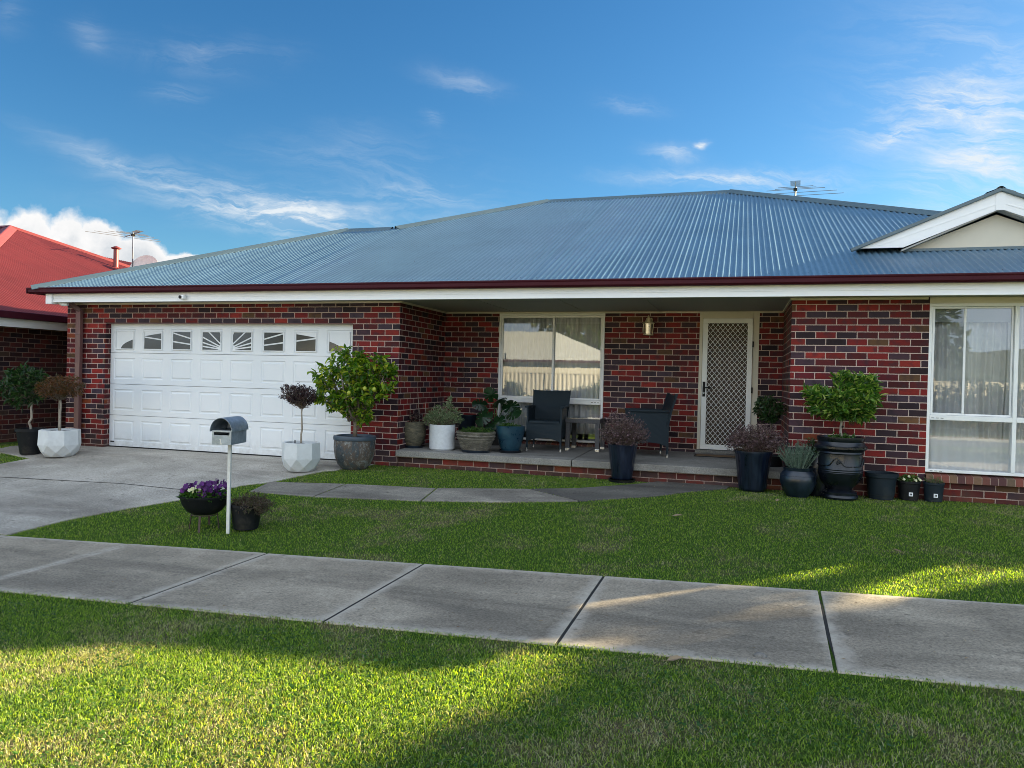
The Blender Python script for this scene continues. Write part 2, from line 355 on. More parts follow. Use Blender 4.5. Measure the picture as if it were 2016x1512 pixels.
def cloth(name, c, transp=.15, trl=.15):
    t = NT(name); d = t.n('ShaderNodeBsdfDiffuse'); d.inputs[0].default_value = (*c, 1); tr = t.n('ShaderNodeBsdfTranslucent'); tr.inputs[0].default_value = (*c, 1); tp = t.n('ShaderNodeBsdfTransparent')
    a = t.n('ShaderNodeMixShader'); a.inputs[0].default_value = trl; t.l(d.outputs[0], a.inputs[1]); t.l(tr.outputs[0], a.inputs[2])
    b = t.n('ShaderNodeMixShader'); b.inputs[0].default_value = transp; t.l(a.outputs[0], b.inputs[1]); t.l(tp.outputs[0], b.inputs[2]); t.l(b.outputs[0], t.out.inputs[0]); return t.m
M['sheer'] = cloth('sheer_curtain', (.88, .89, .90), .03); M['lace'] = cloth('lace_hem', (.93, .94, .96), .0, .03); M['blind'] = cloth('roller_blind', (.42, .45, .45), 0)
M['plaster'] = simple('interior_plaster', (.35, .34, .31), .9)
M['fence_cream'] = simple('cream_fence_steel', (.46, .44, .39), .5, 0, .05, 1)
M['pale_roof'] = steel('pale_roof', (.62, .64, .63), .5, .05, .3, 0)
M['render'] = simple('pale_render', (.60, .58, .53), .8)
M['wetdark'] = simple('dark_joint', (.02, .018, .015), .9)
M['label_white'] = simple('paper_label', (.75, .76, .78), .6); M['lemon'] = simple('lemon_skin', (.30, .34, .03), .45)
# ------------------------------------------------------------------ ground
Xs = sorted(set([-1500, -600, -250, -100, -50, -30, -20] + [x*.5 for x in range(-28, 25)] + [16, 22, 35, 60, 120, 300, 700, 1500]))
Ys = sorted(set([-1500, -500, -200, -80, -40, -25, -20, -16, -11.31, -11.3, -11.0, -10.9, -10, -9, -8, -7, -6.4, FY1-.001, FY1+.02, FY0-.02, FY0+.001] + [-4+.3*i for i in range(0, 12)] + [FY1-.061, -.7, 0, 3, 8, 15, 30, 60, 130, 300, 800, 1800]))
g = MB(); 
def Hg(x, y):
    # soil under paving sits lower than the paving
    return H(x, y)-.012
g.add([(x, y, Hg(x, y)) for y in Ys for x in Xs], [(j*len(Xs)+i, j*len(Xs)+i+1, (j+1)*len(Xs)+i+1, (j+1)*len(Xs)+i) for j in range(len(Ys)-1) for i in range(len(Xs)-1)])
tag(g.build('ground', M['turf'], smooth=True), kind='structure')
def drape(name, poly, mat, lift, thick, step=.35, skirt=True, flat=None):
    """poly (plan) paved surface following the terrain, with real thickness"""
    import bmesh
    bm = bmesh.new(); vs = [bm.verts.new((p[0], p[1], 0)) for p in poly]; bm.faces.new(vs)
    xs = [p[0] for p in poly]; ys = [p[1] for p in poly]
    for ax, lo, hi in ((0, min(xs), max(xs)), (1, min(ys), max(ys))):
        c = lo+step
        while c < hi:
            no = (1, 0, 0) if ax == 0 else (0, 1, 0); co = (c, 0, 0) if ax == 0 else (0, c, 0)
            bmesh.ops.bisect_plane(bm, geom=bm.verts[:]+bm.edges[:]+bm.faces[:], plane_co=co, plane_no=no); c += step
    for v in bm.verts: v.co.z = (H(v.co.x, v.co.y) if flat is None else flat)+lift
    r = bmesh.ops.extrude_face_region(bm, geom=bm.faces[:])
    for e in r['geom']:
        if isinstance(e, bmesh.types.BMVert): e.co.z -= thick
    bmesh.ops.recalc_face_normals(bm, faces=bm.faces)
    me = bpy.data.meshes.new(name); bm.to_mesh(me); bm.free(); me.materials.append(mat)
    return me
def struct_mesh(name, meshes):
    """join several meshes into one structure object"""
    mb = MB()
    for me in meshes: mb.add([v.co for v in me.vertices], [tuple(p.vertices) for p in me.polygons])
    o = mb.build(name, meshes[0].materials[0], bevel=.006); return tag(o, kind='structure')
# footpath slabs with open joints
sl = []
J = [.575+1.57*k for k in range(-26, 16)]
for i in range(len(J)-1):
    a, b = J[i]+.010, J[i+1]-.010
    ta = -.075 if abs(J[i]-.575) < .01 else 0; tb = -.075 if abs(J[i+1]-.575) < .01 else 0
    dz = rnd.uniform(-.003, .003)
    sl.append(drape('s', [(a+ta*-.5, FY0), (a-ta*-.5, FY1), (b-tb*-.5, FY1), (b+tb*-.5, FY0)], M['footpath'], dz, .14, 2))
struct_mesh('footpath', sl)
jb = MB()
for x_ in J: jb.add([(x_-.02, FY1+.01, H(x_, FY1+.02)-.007), (x_+.02, FY1+.01, H(x_, FY1+.02)-.007), (x_+.02, FY0-.01, H(x_, FY0-.02)-.007), (x_-.02, FY0-.01, H(x_, FY0-.02)-.007)], [(0, 1, 2, 3)])
tag(jb.build('footpath_joint', M['wetdark']), kind='structure')
# driveway, traced from where its edges lie on the ground
def GP(pts): return [tuple(G(x, y)[:2]) for x, y in pts]
e1 = GP([(534, 949), (480, 955), (420, 968), (357, 984), (250, 1001), (130, 1024), (20, 1051)])
dr_right = [(-4.9, -.02), (-5.05, -.75), (-5.3, -1.35)]
corner = GP([(640, 927)])[0]
c2 = G(534, 949)
left = GP([(60, 903), (0, 914)])
# direction of the left edge, continued out of view to the footpath
dl = np.array(left[1])-np.array(left[0]); dl /= np.linalg.norm(dl)
lo = np.array(left[1])+dl*1.2; lo2 = (lo[0]-1.2, FY0+.02)
lx = e1[-1][0]
joint = GP([(0, 940), (240, 953), (360, 965), (440, 968)])
top = [(-11.13, .12), (-5.62, .12), (-5.62, -.02), (-5.2, -.02), (corner[0]+.12, corner[1]+.05), corner, (c2[0], c2[1])]
polyD = [(-11.6, .12)]+top[1:]+[tuple(p) for p in e1[1:-1]]+[(e1[-1][0], FY0+.02)]+[lo2, tuple(lo), left[1], left[0], (-11.6, left[0][1]+.3)]
DRIVE = polyD
struct_mesh('driveway', [drape('d', polyD, M['drive'], .004, .10, .5)])
jm = MB()
for a, b in zip([(joint[0][0]-1, joint[0][1]-.1)]+joint[:-1], joint):
    A = np.array([a[0], a[1], H(*a)+.0055]); B = np.array([b[0], b[1], H(*b)+.0055]); d = B-A; n_ = np.array([-d[1], d[0], 0]); n_ = n_/np.linalg.norm(n_)*.012
    jm.add([A-n_, B-n_, B+n_, A+n_], [(0, 1, 2, 3)])
tag(jm.build('driveway_joint', M['wetdark']), kind='structure')
# verge crossing between footpath and road (out of view, lower left)
CROSS = [(lo2[0]-.2, FY1-.01), (e1[-1][0]-.6, FY1-.01), (e1[-1][0]-.2, -10.85), (lo2[0]-.6, -10.85)]
struct_mesh('driveway_crossing', [drape('x', CROSS, M['drive'], .0, .10, .8)])
# garden path in four slabs
up_ = [(530, 949), (682, 953), (859.5, 962), (1041, 963), (1138, 962), (1249, 954), (1300, 948), (1372, 944), (1436, 958)]
lw = [(490, 968), (617, 978), (829, 986), (986, 988.5), (1140, 987), (1290, 977), (1431, 962)]
U3, L3 = GP(up_), GP(lw)
def shr(p, q, k=.012):
    d = np.array(q)-np.array(p); d /= np.linalg.norm(d); return tuple(np.array(p)+d*k)
S = []
for (ua, ub, la, lb) in ((0, 1, 0, 1), (1, 2, 1, 2)):
    S.append([shr(U3[ua], U3[ub]), shr(U3[ub], U3[ua]), shr(L3[lb], L3[la]), shr(L3[la], L3[lb])])
S.append([shr(U3[2], U3[3]), shr(U3[3], U3[2]), shr(L3[4], L3[3]), L3[3], shr(L3[2], L3[3])])
S.append([shr(U3[3], U3[4]), U3[4], U3[5], U3[6], U3[7], U3[8], L3[6], L3[5], shr(L3[4], L3[5])])
struct_mesh('garden_path', [drape('p', s_, M['path'], .002+.001*i, .08, .6) for i, s_ in enumerate(S[:3])])
M['damp'] = concrete('damp_concrete', (.075, .07, .062), (.15, .14, .12), (.05, .045, .04))
struct_mesh('garden_path_end', [drape('p', S[3], M['damp'], .005, .08, .6)])
PATHS = S
# road and far kerb across the street (seen only as reflections)
rd = MB(); rd.add([(-200, -19.5, -.49), (200, -19.5, -.49), (200, -11.5, -.49), (-200, -11.5, -.49)], [(0, 1, 2, 3)]); tag(rd.build('road', M['asphalt']), kind='structure')
kb = MB(); kb.prism([(-11.5, -.6), (-11.5, -.47), (-11.33, -.45), (-11.25, -.34), (-11.1, -.33), (-11.1, -.6)], 'x', -60, 60)
kb.box(-200, 200, -19.8, -19.5, -.6, -.36); tag(kb.build('kerb', M['slab']), kind='structure')

def inpoly(X, Y, poly):
    c = np.zeros(X.shape, bool); n = len(poly)
    for i in range(n):
        x1, y1 = poly[i][:2]; x2, y2 = poly[(i+1) % n][:2]
        if y1 == y2: continue
        m = ((y1 > Y) != (y2 > Y)) & (X < (x2-x1)*(Y-y1)/(y2-y1)+x1); c ^= m
    return c
Hv = np.vectorize(H)
def blades(name, n, x0, x1, y0, y1, hmin, hmax, w, seed, lean=.9, extra=None):
    r = np.random.default_rng(seed)
    X = r.uniform(x0, x1, n); Y = r.uniform(y0, y1, n)
    # only ground the camera (or a position a few steps beside it) can see
    dx = X-Cc[0]; dy = Y-Cc[1]; dep = dx*Fw[0]+dy*Fw[1]; lat = dx*R0[0]+dy*R0[1]
    keep = (dep > 1.2) & (np.abs(lat) < dep*.80+.8)
    for P in [DRIVE, CROSS]+PATHS: keep &= ~inpoly(X, Y, P)
    keep &= ~((Y < FY0-.012) & (Y > FY1+.012)); keep &= ~((Y > -.04) & (X > -11.15) & (X < 5.))
    keep &= (Y < 2.5)
    X, Y = X[keep], Y[keep]; n = len(X); 
    # clumping: taller and denser in places
    ph = np.sin(X*7.1+np.sin(Y*5.3)*1.7)+np.sin(Y*8.7+np.sin(X*6.1)*1.3); hh = r.uniform(hmin, hmax, n)*(1+.22*ph*.5)
    Z = Hv(X, Y)-.014
    a = r.uniform(0, 2*np.pi, n); ln = r.uniform(.15, lean, n)*hh; ww = r.uniform(.7, 1.3, n)*w
    ux, uy = np.cos(a), np.sin(a); b = r.uniform(0, 2*np.pi, n); vx, vy = np.cos(b), np.sin(b)
    P = np.zeros((n, 5, 3))
    P[:, 0] = np.stack([X-vx*ww/2, Y-vy*ww/2, Z], 1); P[:, 1] = np.stack([X+vx*ww/2, Y+vy*ww/2, Z], 1)
    mx, my, mz = X+ux*ln*.35, Y+uy*ln*.35, Z+.008+hh*.55
    P[:, 2] = np.stack([mx+vx*ww*.42, my+vy*ww*.42, mz], 1); P[:, 3] = np.stack([mx-vx*ww*.42, my-vy*ww*.42, mz], 1)
    P[:, 4] = np.stack([X+ux*ln, Y+uy*ln, Z+.010+hh*r.uniform(.5, 1, n)], 1)
    base = (np.arange(n)*5)[:, None]
    loops = (base+np.array([0, 1, 2, 3, 3, 2, 4])[None]).ravel()
    me = bpy.data.meshes.new(name); me.vertices.add(n*5); me.vertices.foreach_set('co', P.ravel()); me.loops.add(n*7); me.loops.foreach_set('vertex_index', loops)
    me.polygons.add(n*2); st = (np.arange(n)*7)[:, None]+np.array([0, 4])[None]; me.polygons.foreach_set('loop_start', st.ravel()); me.update(calc_edges=True); me.validate()
    me.materials.append(M['blades']); o = bpy.data.objects.new(name, me); col.objects.link(o); return o
tag(blades('verge_grass', 450000, -7.5, 5.5, -8.9, FY1+.012, .006, .020, .0042, 1, 2.6), 'short patchy mown grass on the verge in front of the footpath', 'grass', kind='stuff')
tag(blades('lawn_grass', 560000, -12, 8, FY0-.012, 1.5, .004, .015, .0046, 2, 2.4), 'green mown lawn between the footpath and the house', 'grass', kind='stuff')
# clover and broad leaved weeds in the verge
def flatleaves(name, n, x0, x1, y0, y1, mat, rr, seed, zl=.02):
    r = np.random.default_rng(seed); mb = MB()
    for _ in range(n):
        if r.random() < .97: cx, cy = r.uniform(x0, x1), r.uniform(y0, y1)
        if mnoise.noise(Vector((cx*1.1, cy*1.1, 3.3))) < .03: continue
        z = H(cx, cy)+zl*r.uniform(.4, 1.2); q = rr*r.uniform(.5, 1.2); a0 = r.uniform(0, 6.28); tx, ty = r.uniform(-.5, .5, 2)
        vs = []
        for k in range(6):
            a = a0+k*math.pi/3; dx, dy = q*math.cos(a), q*.8*math.sin(a); vs.append((cx+dx, cy+dy, z+dx*tx+dy*ty))
        mb.add(vs, [tuple(range(6))])
    return mb.build(name, mat)
tag(flatleaves('clover', 16000, -5.5, 2, -8.6, -6.0, M['herb_leaf'], .008, 5, .03), 'broad leaved clover and weeds scattered through the verge grass', 'weeds', kind='stuff')

def bits(name, n, regs, mat, seed):
    r = np.random.default_rng(seed); mb = MB()
    for _ in range(n):
        x0, x1, y0, y1 = regs[r.integers(len(regs))]; cx, cy = r.uniform(x0, x1), r.uniform(y0, y1); a = r.uniform(0, 6.28); q = r.uniform(.006, .018); z = H(cx, cy)+(.006 if FY1 < cy < FY0 else .012)
        c_, s_ = math.cos(a)*q, math.sin(a)*q; mb.add([(cx-c_, cy-s_, z), (cx+s_*.4, cy-c_*.4, z+.003), (cx+c_, cy+s_, z+.002), (cx-s_*.4, cy+c_*.4, z+.004)], [(0, 1, 2, 3)])
    return mb.build(name, mat)
tag(bits('leaf_litter', 420, [(-8, 4, FY0, -.1), (-4.8, 4, -.5, -.1), (-6, 3, FY1, FY0), (-6, 3, -8, FY1), (-4.8, .6, -1., -.1)], M['dead_leaf'], 8), 'small dry leaf crumbs strewn over the lawn and footpath', 'leaf litter', kind='stuff')
# ------------------------------------------------------------------ leaves and crowns
def leaf(mb, p, d, up, L, W, fold=.25, curl=.15):
    p = Vector(p); d = Vector(d).normalized(); s = d.cross(Vector(up))
    if s.length < 1e-3: s = d.cross(Vector((1, 0, 0)))
    s.normalize(); n = s.cross(d)
    tip = p+d*L-n*L*curl; f = n*W*fold
    mb.add([p, p+d*L*.3+s*W*.45+f, p+d*L*.68+s*W*.38+f*.8-n*L*curl*.4, tip, p+d*L*.68-s*W*.38+f*.8-n*L*curl*.4, p+d*L*.3-s*W*.45+f], [(0, 1, 2, 3), (0, 3, 4, 5)])
def rv(r, s=1.): return Vector((r.gauss(0, s), r.gauss(0, s), r.gauss(0, s)))
def crown(c, rad, twigs, lpt, L, W, seed, hub=None, droop=0., inner=.35, tl=.12, twr=.002, lumps=5, flat=0., shell=1., up=0.):
    """twigs reaching out to an uneven shell, each carrying leaves along its end; returns (leaves, wood)"""
    r = random.Random(seed); lv = MB(); wd = MB(); c = Vector([float(a) for a in c]); hub = Vector([float(a) for a in hub]) if hub is not None else c-Vector((0, 0, rad[2]*.9))
    L_ = [(rv(r).normalized(), r.uniform(.75, 1.18)) for _ in range(lumps)]
    for _ in range(twigs):
        d = rv(r).normalized()
        if flat and d.z < -flat: d.z = -flat*r.random(); d.normalize()
        k = 1.
        for (q, m) in L_:
            k += max(0, d.dot(q)-.55)*(m-1)*1.6
        rr = (inner+(1-inner)*r.random()**.55)*k*shell
        e = c+Vector((d.x*rad[0], d.y*rad[1], d.z*rad[2]))*rr
        od = (e-hub).normalized(); od = (od+rv(r, .25)+Vector((0, 0, -droop+up))).normalized()
        st = e-od*tl
        mid = (hub+st)/2+rv(r, .03)*rad[0]*2
        if twr and r.random() < .45: wd.tube([hub+rv(r, .01), mid, st, e], [twr*2.2, twr*1.5, twr, twr*.6], 4, cap=False)
        elif twr: wd.tube([st, e], [twr, twr*.5], 3, cap=False)
        for j in range(lpt):
            t = r.uniform(.05, 1.05); p = st.lerp(e, t)
            side = rv(r).normalized(); side = (side-od*side.dot(od)*.8).normalized()
            ld = (od*r.uniform(.3, 1.)+side*.9+Vector((0, 0, -droop*.8+up*.5))).normalized()
            leaf(lv, p, ld, (rv(r, .45)+Vector((0, 0, 1))), L*r.uniform(.6, 1.15), W*r.uniform(.7, 1.15))
    return lv, wd
def pot_body(mb, prof, c=(0, 0, 0), n=48, **k): mb.lathe(prof, c, n, **k)
def wall_prof(outer, th=.02, depth=.06):
    """outer profile bottom to top, closed with a lip and an inner wall"""
    r, z = outer[-1]; return [(0.001, outer[0][1])]+outer+[(r-th, z), (r-th-.004, z-depth)]
def soil(parent, r, z, sx=1, sy=1):
    m = MB(); n = 24; vs = [(0, 0, z+.01)]+[(r*sx*math.cos(6.2832*k/n), r*sy*math.sin(6.2832*k/n), z+rnd.uniform(-.004, .006)) for k in range(n)]
    m.add(vs, [(0, 1+k, 1+(k+1) % n) for k in range(n)]); return m.build('soil', M['soil'], parent)

# ------------------------------------------------------------------ the house
house = tag(empty('brick_house'), 'red brick bungalow with blue corrugated roof, white garage door and recessed porch', 'house')
WY, DOOR0, DOOR1, DT = 1.8, -10.32, -5.62, 2.12
XL, XP, XR0, XR = -11.15, -4.84, .63, 4.95
wx0, wx1 = -3.86, -2.08; wz0 = float(Yp(1085, 868, WY)[2]); wz1 = 2.44
dx0, dx1 = -.595, .285; PF, PB = .235, .262
rwx0, rwx1 = 2.2, 4.55; rwz0 = .33
w = MB(); WT = 2.47; T = .2
w.box(XL, DOOR0, 0, T, -.3, WT); w.box(DOOR0, DOOR1, 0, T, DT+.004, WT); w.box(DOOR1, XP, 0, T, -.3, WT)
w.box(XP-T, XP, T, WY, -.3, WT); w.box(XP-T, wx0, WY, WY+T, -.3, WT); w.box(wx0, wx1, WY, WY+T, -.3, wz0-.09); w.box(wx1, dx0, WY, WY+T, -.3, WT)
w.box(dx1, XR0+T, WY, WY+T, -.3, WT); w.box(XR0, XR0+T, T, WY, -.3, WT); w.box(XR0, rwx0, 0, T, -.3, WT); w.box(rwx0, rwx1, .02, T, -.3, rwz0-.09)
w.box(rwx1, XR, 0, T, -.3, WT); w.box(XR-T, XR, T, 12.2, -.3, WT); w.box(XL, XL+T, T, 7., -.3, WT); w.box(XL+T, -9.4, 6.8, 7., -.3, WT); w.box(-9.6, -9.4, 7., 12., -.3, WT); w.box(-9.6, XR, 12., 12.2, -.3, WT)
w.build('wall', M['brick'], house)
# plinth of the porch and slab
pb = MB(); pb.box(XP, XR0, .03, .14, -.3, .145); pb.build('porch_plinth', M['brick'], house)
ps = MB()
for a, b in ((XP+.0, -2.18), (-2.168, XR0-.004)):
    ps.prism([(-.055, .142), (-.055, PF), (WY-.003, PB), (WY-.003, .142)], 'x', a, b)
o = ps.build('porch_slab', M['slab'], house, bevel=.008)
# worn paint patches of old render on the slab nose are part of its material
# interior
it = MB(); it.box(XP, XR0, WY+2.6, WY+2.65, 0, 2.5); it.box(XR0+T+.01, XR-T-.01, 3.2, 3.25, 0, 2.5); it.box(XR0+T+.005, XR0+T+.05, .25, 3.2, 0, 2.5); it.box(XP+.02, XP+.06, WY+T+.01, WY+2.6, 0, 2.5)
it.box(XP-.2, XR-T-.01, T+.01, 4.6, 2.49, 2.53); it.box(XP, XR-T-.01, WY+T+.01, 4.4, .1, .2); it.box(XR0+T+.06, XR-T-.01, T+.01, 3.2, .1, .2)
it.build('interior_wall', M['plaster'], house)
# soffit, fascia, gutter
EY, EZ, TP = -.52, 2.655, math.tan(R(22))
sf = MB(); SZ = 2.452
sf.box(XL-.02, XP, -.40, T-.05, SZ, SZ+.02); sf.box(XP, XR0, -.40, WY+.05, SZ+.003, SZ+.022); sf.box(XR0, 5.2, -.40, T-.05, SZ, SZ+.02)
for xx in (-3.65, -2.45, -1.25, -.05): sf.box(xx, xx+.03, -.38, WY, SZ-.004, SZ+.002)
sf.build('soffit', M['soffit'], house)
bd = MB()
bd.box(XL, XP, -.02, -.001, SZ-.03, SZ-.001); bd.box(XP, XP+.02, 0, WY-.02, SZ-.028, SZ-.001); bd.box(XP, XR0, WY-.02, WY-.001, SZ-.03, SZ-.005); bd.box(XR0-.02, XR0-.001, -.02, WY-.02, SZ-.028, SZ-.001); bd.box(XR0, rwx0-.02, -.02, -.001, SZ-.03, SZ-.001)
bd.build('soffit_bead', M['cream'], house)
fa = MB()
fa.box(-10.99, 5.2, -.43, -.40, 2.425, 2.575); fa.box(-10.99, 5.2, -.436, -.43, 2.49, 2.496); fa.box(-10.99, 5.2, -.437, -.43, 2.425, 2.437); 
fa.box(-11.12, -10.99, -.46, -.33, 2.40, 2.60); fa.box(-11.14, -11.12, -.36, 6.9, 2.425, 2.575); fa.box(5.2, 5.23, -.43, 12.4, 2.425, 2.575)
for xx in (-7.2, -1.02, 3.6): fa.box(xx, xx+.004, -.4335, -.43, 2.437, 2.575)
fa.build('fascia', M['fascia'], house, bevel=.003)
gt = MB(); gp = [(-.42, 2.565), (-.52, 2.562), (-.545, 2.585), (-.545, 2.63), (-.555, 2.645), (-.555, 2.662), (-.54, 2.662), (-.53, 2.60), (-.42, 2.60)]
gt.prism(gp, 'x', -11.42, 5.38)
gt.box(-11.44, -11.42, -.555, -.42, 2.565, 2.662); gt.box(-11.42, -11.30, -.42, 7.4, 2.565, 2.66); gt.box(5.26, 5.38, -.42, 12.6, 2.565, 2.66)
gt.build('gutter', M['gutter'], house, bevel=.004)
# corrugated faces -------------------------------------------------
def corr(mb, poly, origin, ud, vd, pitch=.076, amp=.0100, seg=8, lap=None):
    """poly in (u,v) on the plane origin+u*ud+v*vd; waves run along v"""
    ud = Vector(ud).normalized(); vd = Vector(vd).normalized(); n = ud.cross(vd).normalized()
    if n.z < 0: n = -n
    us = [p[0] for p in poly]; u0, u1 = min(us), max(us); st = pitch/seg; k = 0
    def span(u):
        vs = []
        for i in range(len(poly)):
            a, b = poly[i], poly[(i+1) % len(poly)]
            if (a[0]-u)*(b[0]-u) <= 0 and a[0] != b[0]:
                vs.append(a[1]+(b[1]-a[1])*(u-a[0])/(b[0]-a[0]))
        return (min(vs), max(vs)) if len(vs) > 1 else None
    prev = None; u = u0+1e-4; origin = Vector(origin)
    while u <= u1:
        s_ = span(u)
        if s_ and s_[1]-s_[0] > 1e-3:
            ph = 2*math.pi*u/pitch; wv_ = math.floor(u/pitch); off = amp*(1+.10*mnoise.noise(Vector((wv_*7.3, 5, 0))))*math.cos(ph)+.0050*mnoise.noise(Vector((wv_*3.7, 1, 0)))
            sheet = math.floor(u/.762); off += (.0014*mnoise.noise(Vector((sheet*3.1, 0, 0))))
            pts = []
            m = 3
            for j in range(m+1):
                v = s_[0]+(s_[1]-s_[0])*j/m
                wob = .0022*mnoise.noise(Vector((u*1.3, v*.9, 1.7)))
                pts.append(origin+ud*u+vd*v+n*(off+wob))
            i0 = len(mb.v); mb.v += [tuple(p) for p in pts]
            if prev is not None:
                for j in range(m): mb.f.append((prev+j, i0+j, i0+j+1, prev+j+1)); mb.m.append(0)
            prev = i0
        else: prev = None
        u += st
vF = (0, math.cos(R(22)), math.sin(R(22))); cs = math.cos(R(22))
def onF(x, y): return (x, (y-EY)/cs)          # plan point -> (u,v) of the front slope
A0, A1, A2, A3, A4, A5 = (-11.36, EY), (-7.72, 3.50), (-6.65, 3.50), (-4.17, 6.02), (-.26, 6.17), (3.35, 2.55)
A6 = (5.30, EY)
rf = MB(); corr(rf, [onF(*p) for p in (A0, A1, A2, A3, A4, A5, A6)], (0, EY, EZ), (1, 0, 0), vF, seg=10)
def zr(y): return EZ+(y-EY)*TP
P3 = lambda p: Vector((p[0], p[1], zr(p[1])))
roof = rf.build('roof', M['roof'], house, smooth=True)
bk = MB()
def tri(*pts): bk.add(pts, [tuple(range(len(pts)))])
e0 = (-11.36, EY, EZ); e1_ = (-11.36, 7.52, EZ)
YB = 12.75
tri(e0, P3(A1), e1_); tri(e1_, P3(A1), P3(A2), (-10.66, 7.52, EZ)); tri((-10.66, 7.52, EZ), P3(A2), P3(A3), (-10.66, 12.6, EZ)); tri((-10.66, 12.6, EZ), P3(A3), P3(A4), (5.30, 12.8, EZ)); tri((5.30, 12.8, EZ), P3(A4), P3(A5), (5.30, EY, EZ))
bk.build('rear_roof', M['roof'], roof)
def cap(mb, a, b, r=.085, lift=.0, kd=1.):
    """rolled ridge capping: a shallow folded strip with a round centre"""
    a = Vector(a); b = Vector(b); d = (b-a).normalized(); s = d.cross(Vector((0, 0, 1))).normalized(); n = s.cross(d)
    prof = [(-.17, -.038*kd), (-.16, -.022*kd), (-.055, .018), (-.04, .035), (-.02, .048), (0, .052), (.02, .048), (.04, .035), (.055, .018), (.16, -.022*kd), (.17, -.038*kd)]
    vs = [a+s*x+n*(y+lift) for x, y in prof]+[b+s*x+n*(y+lift) for x, y in prof]; k = len(prof)
    mb.add(vs, [(i, i+1, k+i+1, k+i) for i in range(k-1)])
for a, b in ((A0, A1), (A1, A2), (A2, A3), (A3, A4), (A4, A5), (A5, A6)):
    m = MB(); va, vb = P3(a), P3(b); d = (vb-va).normalized(); cap(m, va, vb-d*(.06 if a is A1 else 0), kd=1.9 if abs(d.z) < .05 else 1., lift=-.014 if abs(d.z) < .05 else 0); m.build('ridge_cap', M['cap'], roof, smooth=True, angle=50)
# rows of roofing screws
sc = MB()
for v in (.12, 1.25, 2.4, 3.55, 4.7, 5.85):
    u = -11.3
    while u < 5.2:
        y = EY+v*cs
        # inside outline
        if inpoly(np.array([u]), np.array([y]), [A0, A1, A2, A3, A4, A5, A6])[0]:
            p = Vector((u, y, zr(y)))+Vector((0, -.374, .927))*.0105; q = .006
            sc.add([p+Vector((-q, -q, 0)), p+Vector((q, -q, 0)), p+Vector((q, q, .003)), p+Vector((-q, q, .003)), p+Vector((0, 0, .006))], [(0, 1, 4), (1, 2, 4), (2, 3, 4), (3, 0, 4)])
        u += .228
tag(sc.build('roof_screws', M['gutter'], roof), kind='stuff')
# gablet over the right room
GYf = .55
ap = Yp(1968, 378, GYf); fl = Yp(1690, 490, GYf); gx, gz = float(ap[0]), float(ap[2]); hx, hz = float(fl[0]), float(fl[2])
tl_ = (gz-hz)/(gx-hx); gxr = 2*gx-hx
gb = MB()
Lr = 2.7
gl_ = math.hypot(gx-hx, gz-hz)
for sgn in (1, -1):
    ud = (0, 1, 0); vd = (sgn*(gx-hx), 0, gz-hz)
    o_ = (hx if sgn > 0 else gxr, GYf-.04, hz)
    # main roof height meets the gablet: cut back along the valley
    y_foot = EY+(hz-EZ)/TP; y_ap = EY+(gz-EZ)/TP
    corr(gb, [(0, -.02), (y_foot-GYf+.10, -.02), (y_ap-GYf+.15, gl_), (0, gl_)], o_, ud, vd)
gab = gb.build('gablet_roof', M['roof'], roof, smooth=True)
cm = MB(); cap(cm, (gx, GYf-.06, gz+.0), (gx, EY+(gz-EZ)/TP+.1, gz), lift=.01); cm.build('gablet_ridge', M['cap'], roof, smooth=True, angle=50)
bg = MB()  # barge boards and their metal edge
for sgn in (1, -1):
    fx = hx if sgn > 0 else gxr
    dx, dz = sgn*(gx-hx), gz-hz; L = math.hypot(dx, dz); nx, nz = -dz/L*sgn*1., abs(dx)/L
    f0 = (fx, hz-.005); f1 = (gx, gz-.005); th = .20
    f2 = (gx, gz-.005-th/nz); bx = fx+sgn*(th/nz)/abs(tl_)
    bg.prism([f0, f1, f2, (bx, hz-.005)], 'y', GYf-.06, GYf-.03)
    bg.prism([(f0[0]+sgn*.22, hz+.03), (f1[0], f1[1]-.12/nz), (f1[0], f1[1]-.135/nz), (f0[0]+sgn*.26, hz+.03)], 'y', GYf-.064, GYf-.0595)
bg.box(gx-.055, gx+.055, GYf-.068, GYf-.0605, gz-.24, gz-.02)
bg.build('barge_board', M['fascia'], roof)
be = MB()
for sgn in (1, -1):
    fx = (hx if sgn > 0 else gxr)-sgn*.10; dz_ = tl_*.10
    a = Vector((fx, GYf-.07, hz-dz_+.012)); b = Vector((gx, GYf-.07, gz+.015))
    be.bar(a, b, .05, .045)
be.build('barge_flashing', M['cap'], roof, bevel=.008)
gi = MB(); zt = gz-.26
zb = zr(GYf+.10)-.02
gi.prism([(gx-(zt-zb)/tl_-.02, zb), (gx, zt), (gx+(zt-zb)/tl_+.02, zb)], 'y', GYf+.10, GYf+.13); gi.build('gable_panel', M['cream'], roof)
gs = MB()
for sgn in (1, -1):
    a = Vector((gx-sgn*((zt-zb)/tl_+.02), GYf+.03, zb-.0)); b = Vector((gx, GYf+.03, zt+.045)); gs.bar(a, b, .15, .02)
gs.build('gable_soffit', M['soffit'], roof)
gfl = MB(); gfl.box(gx-(zt-zb)/tl_, gx+(zt-zb)/tl_, GYf+.04, GYf+.12, zb-.0, zb+.035); gfl.build('apron_flashing', M['cap'], roof)

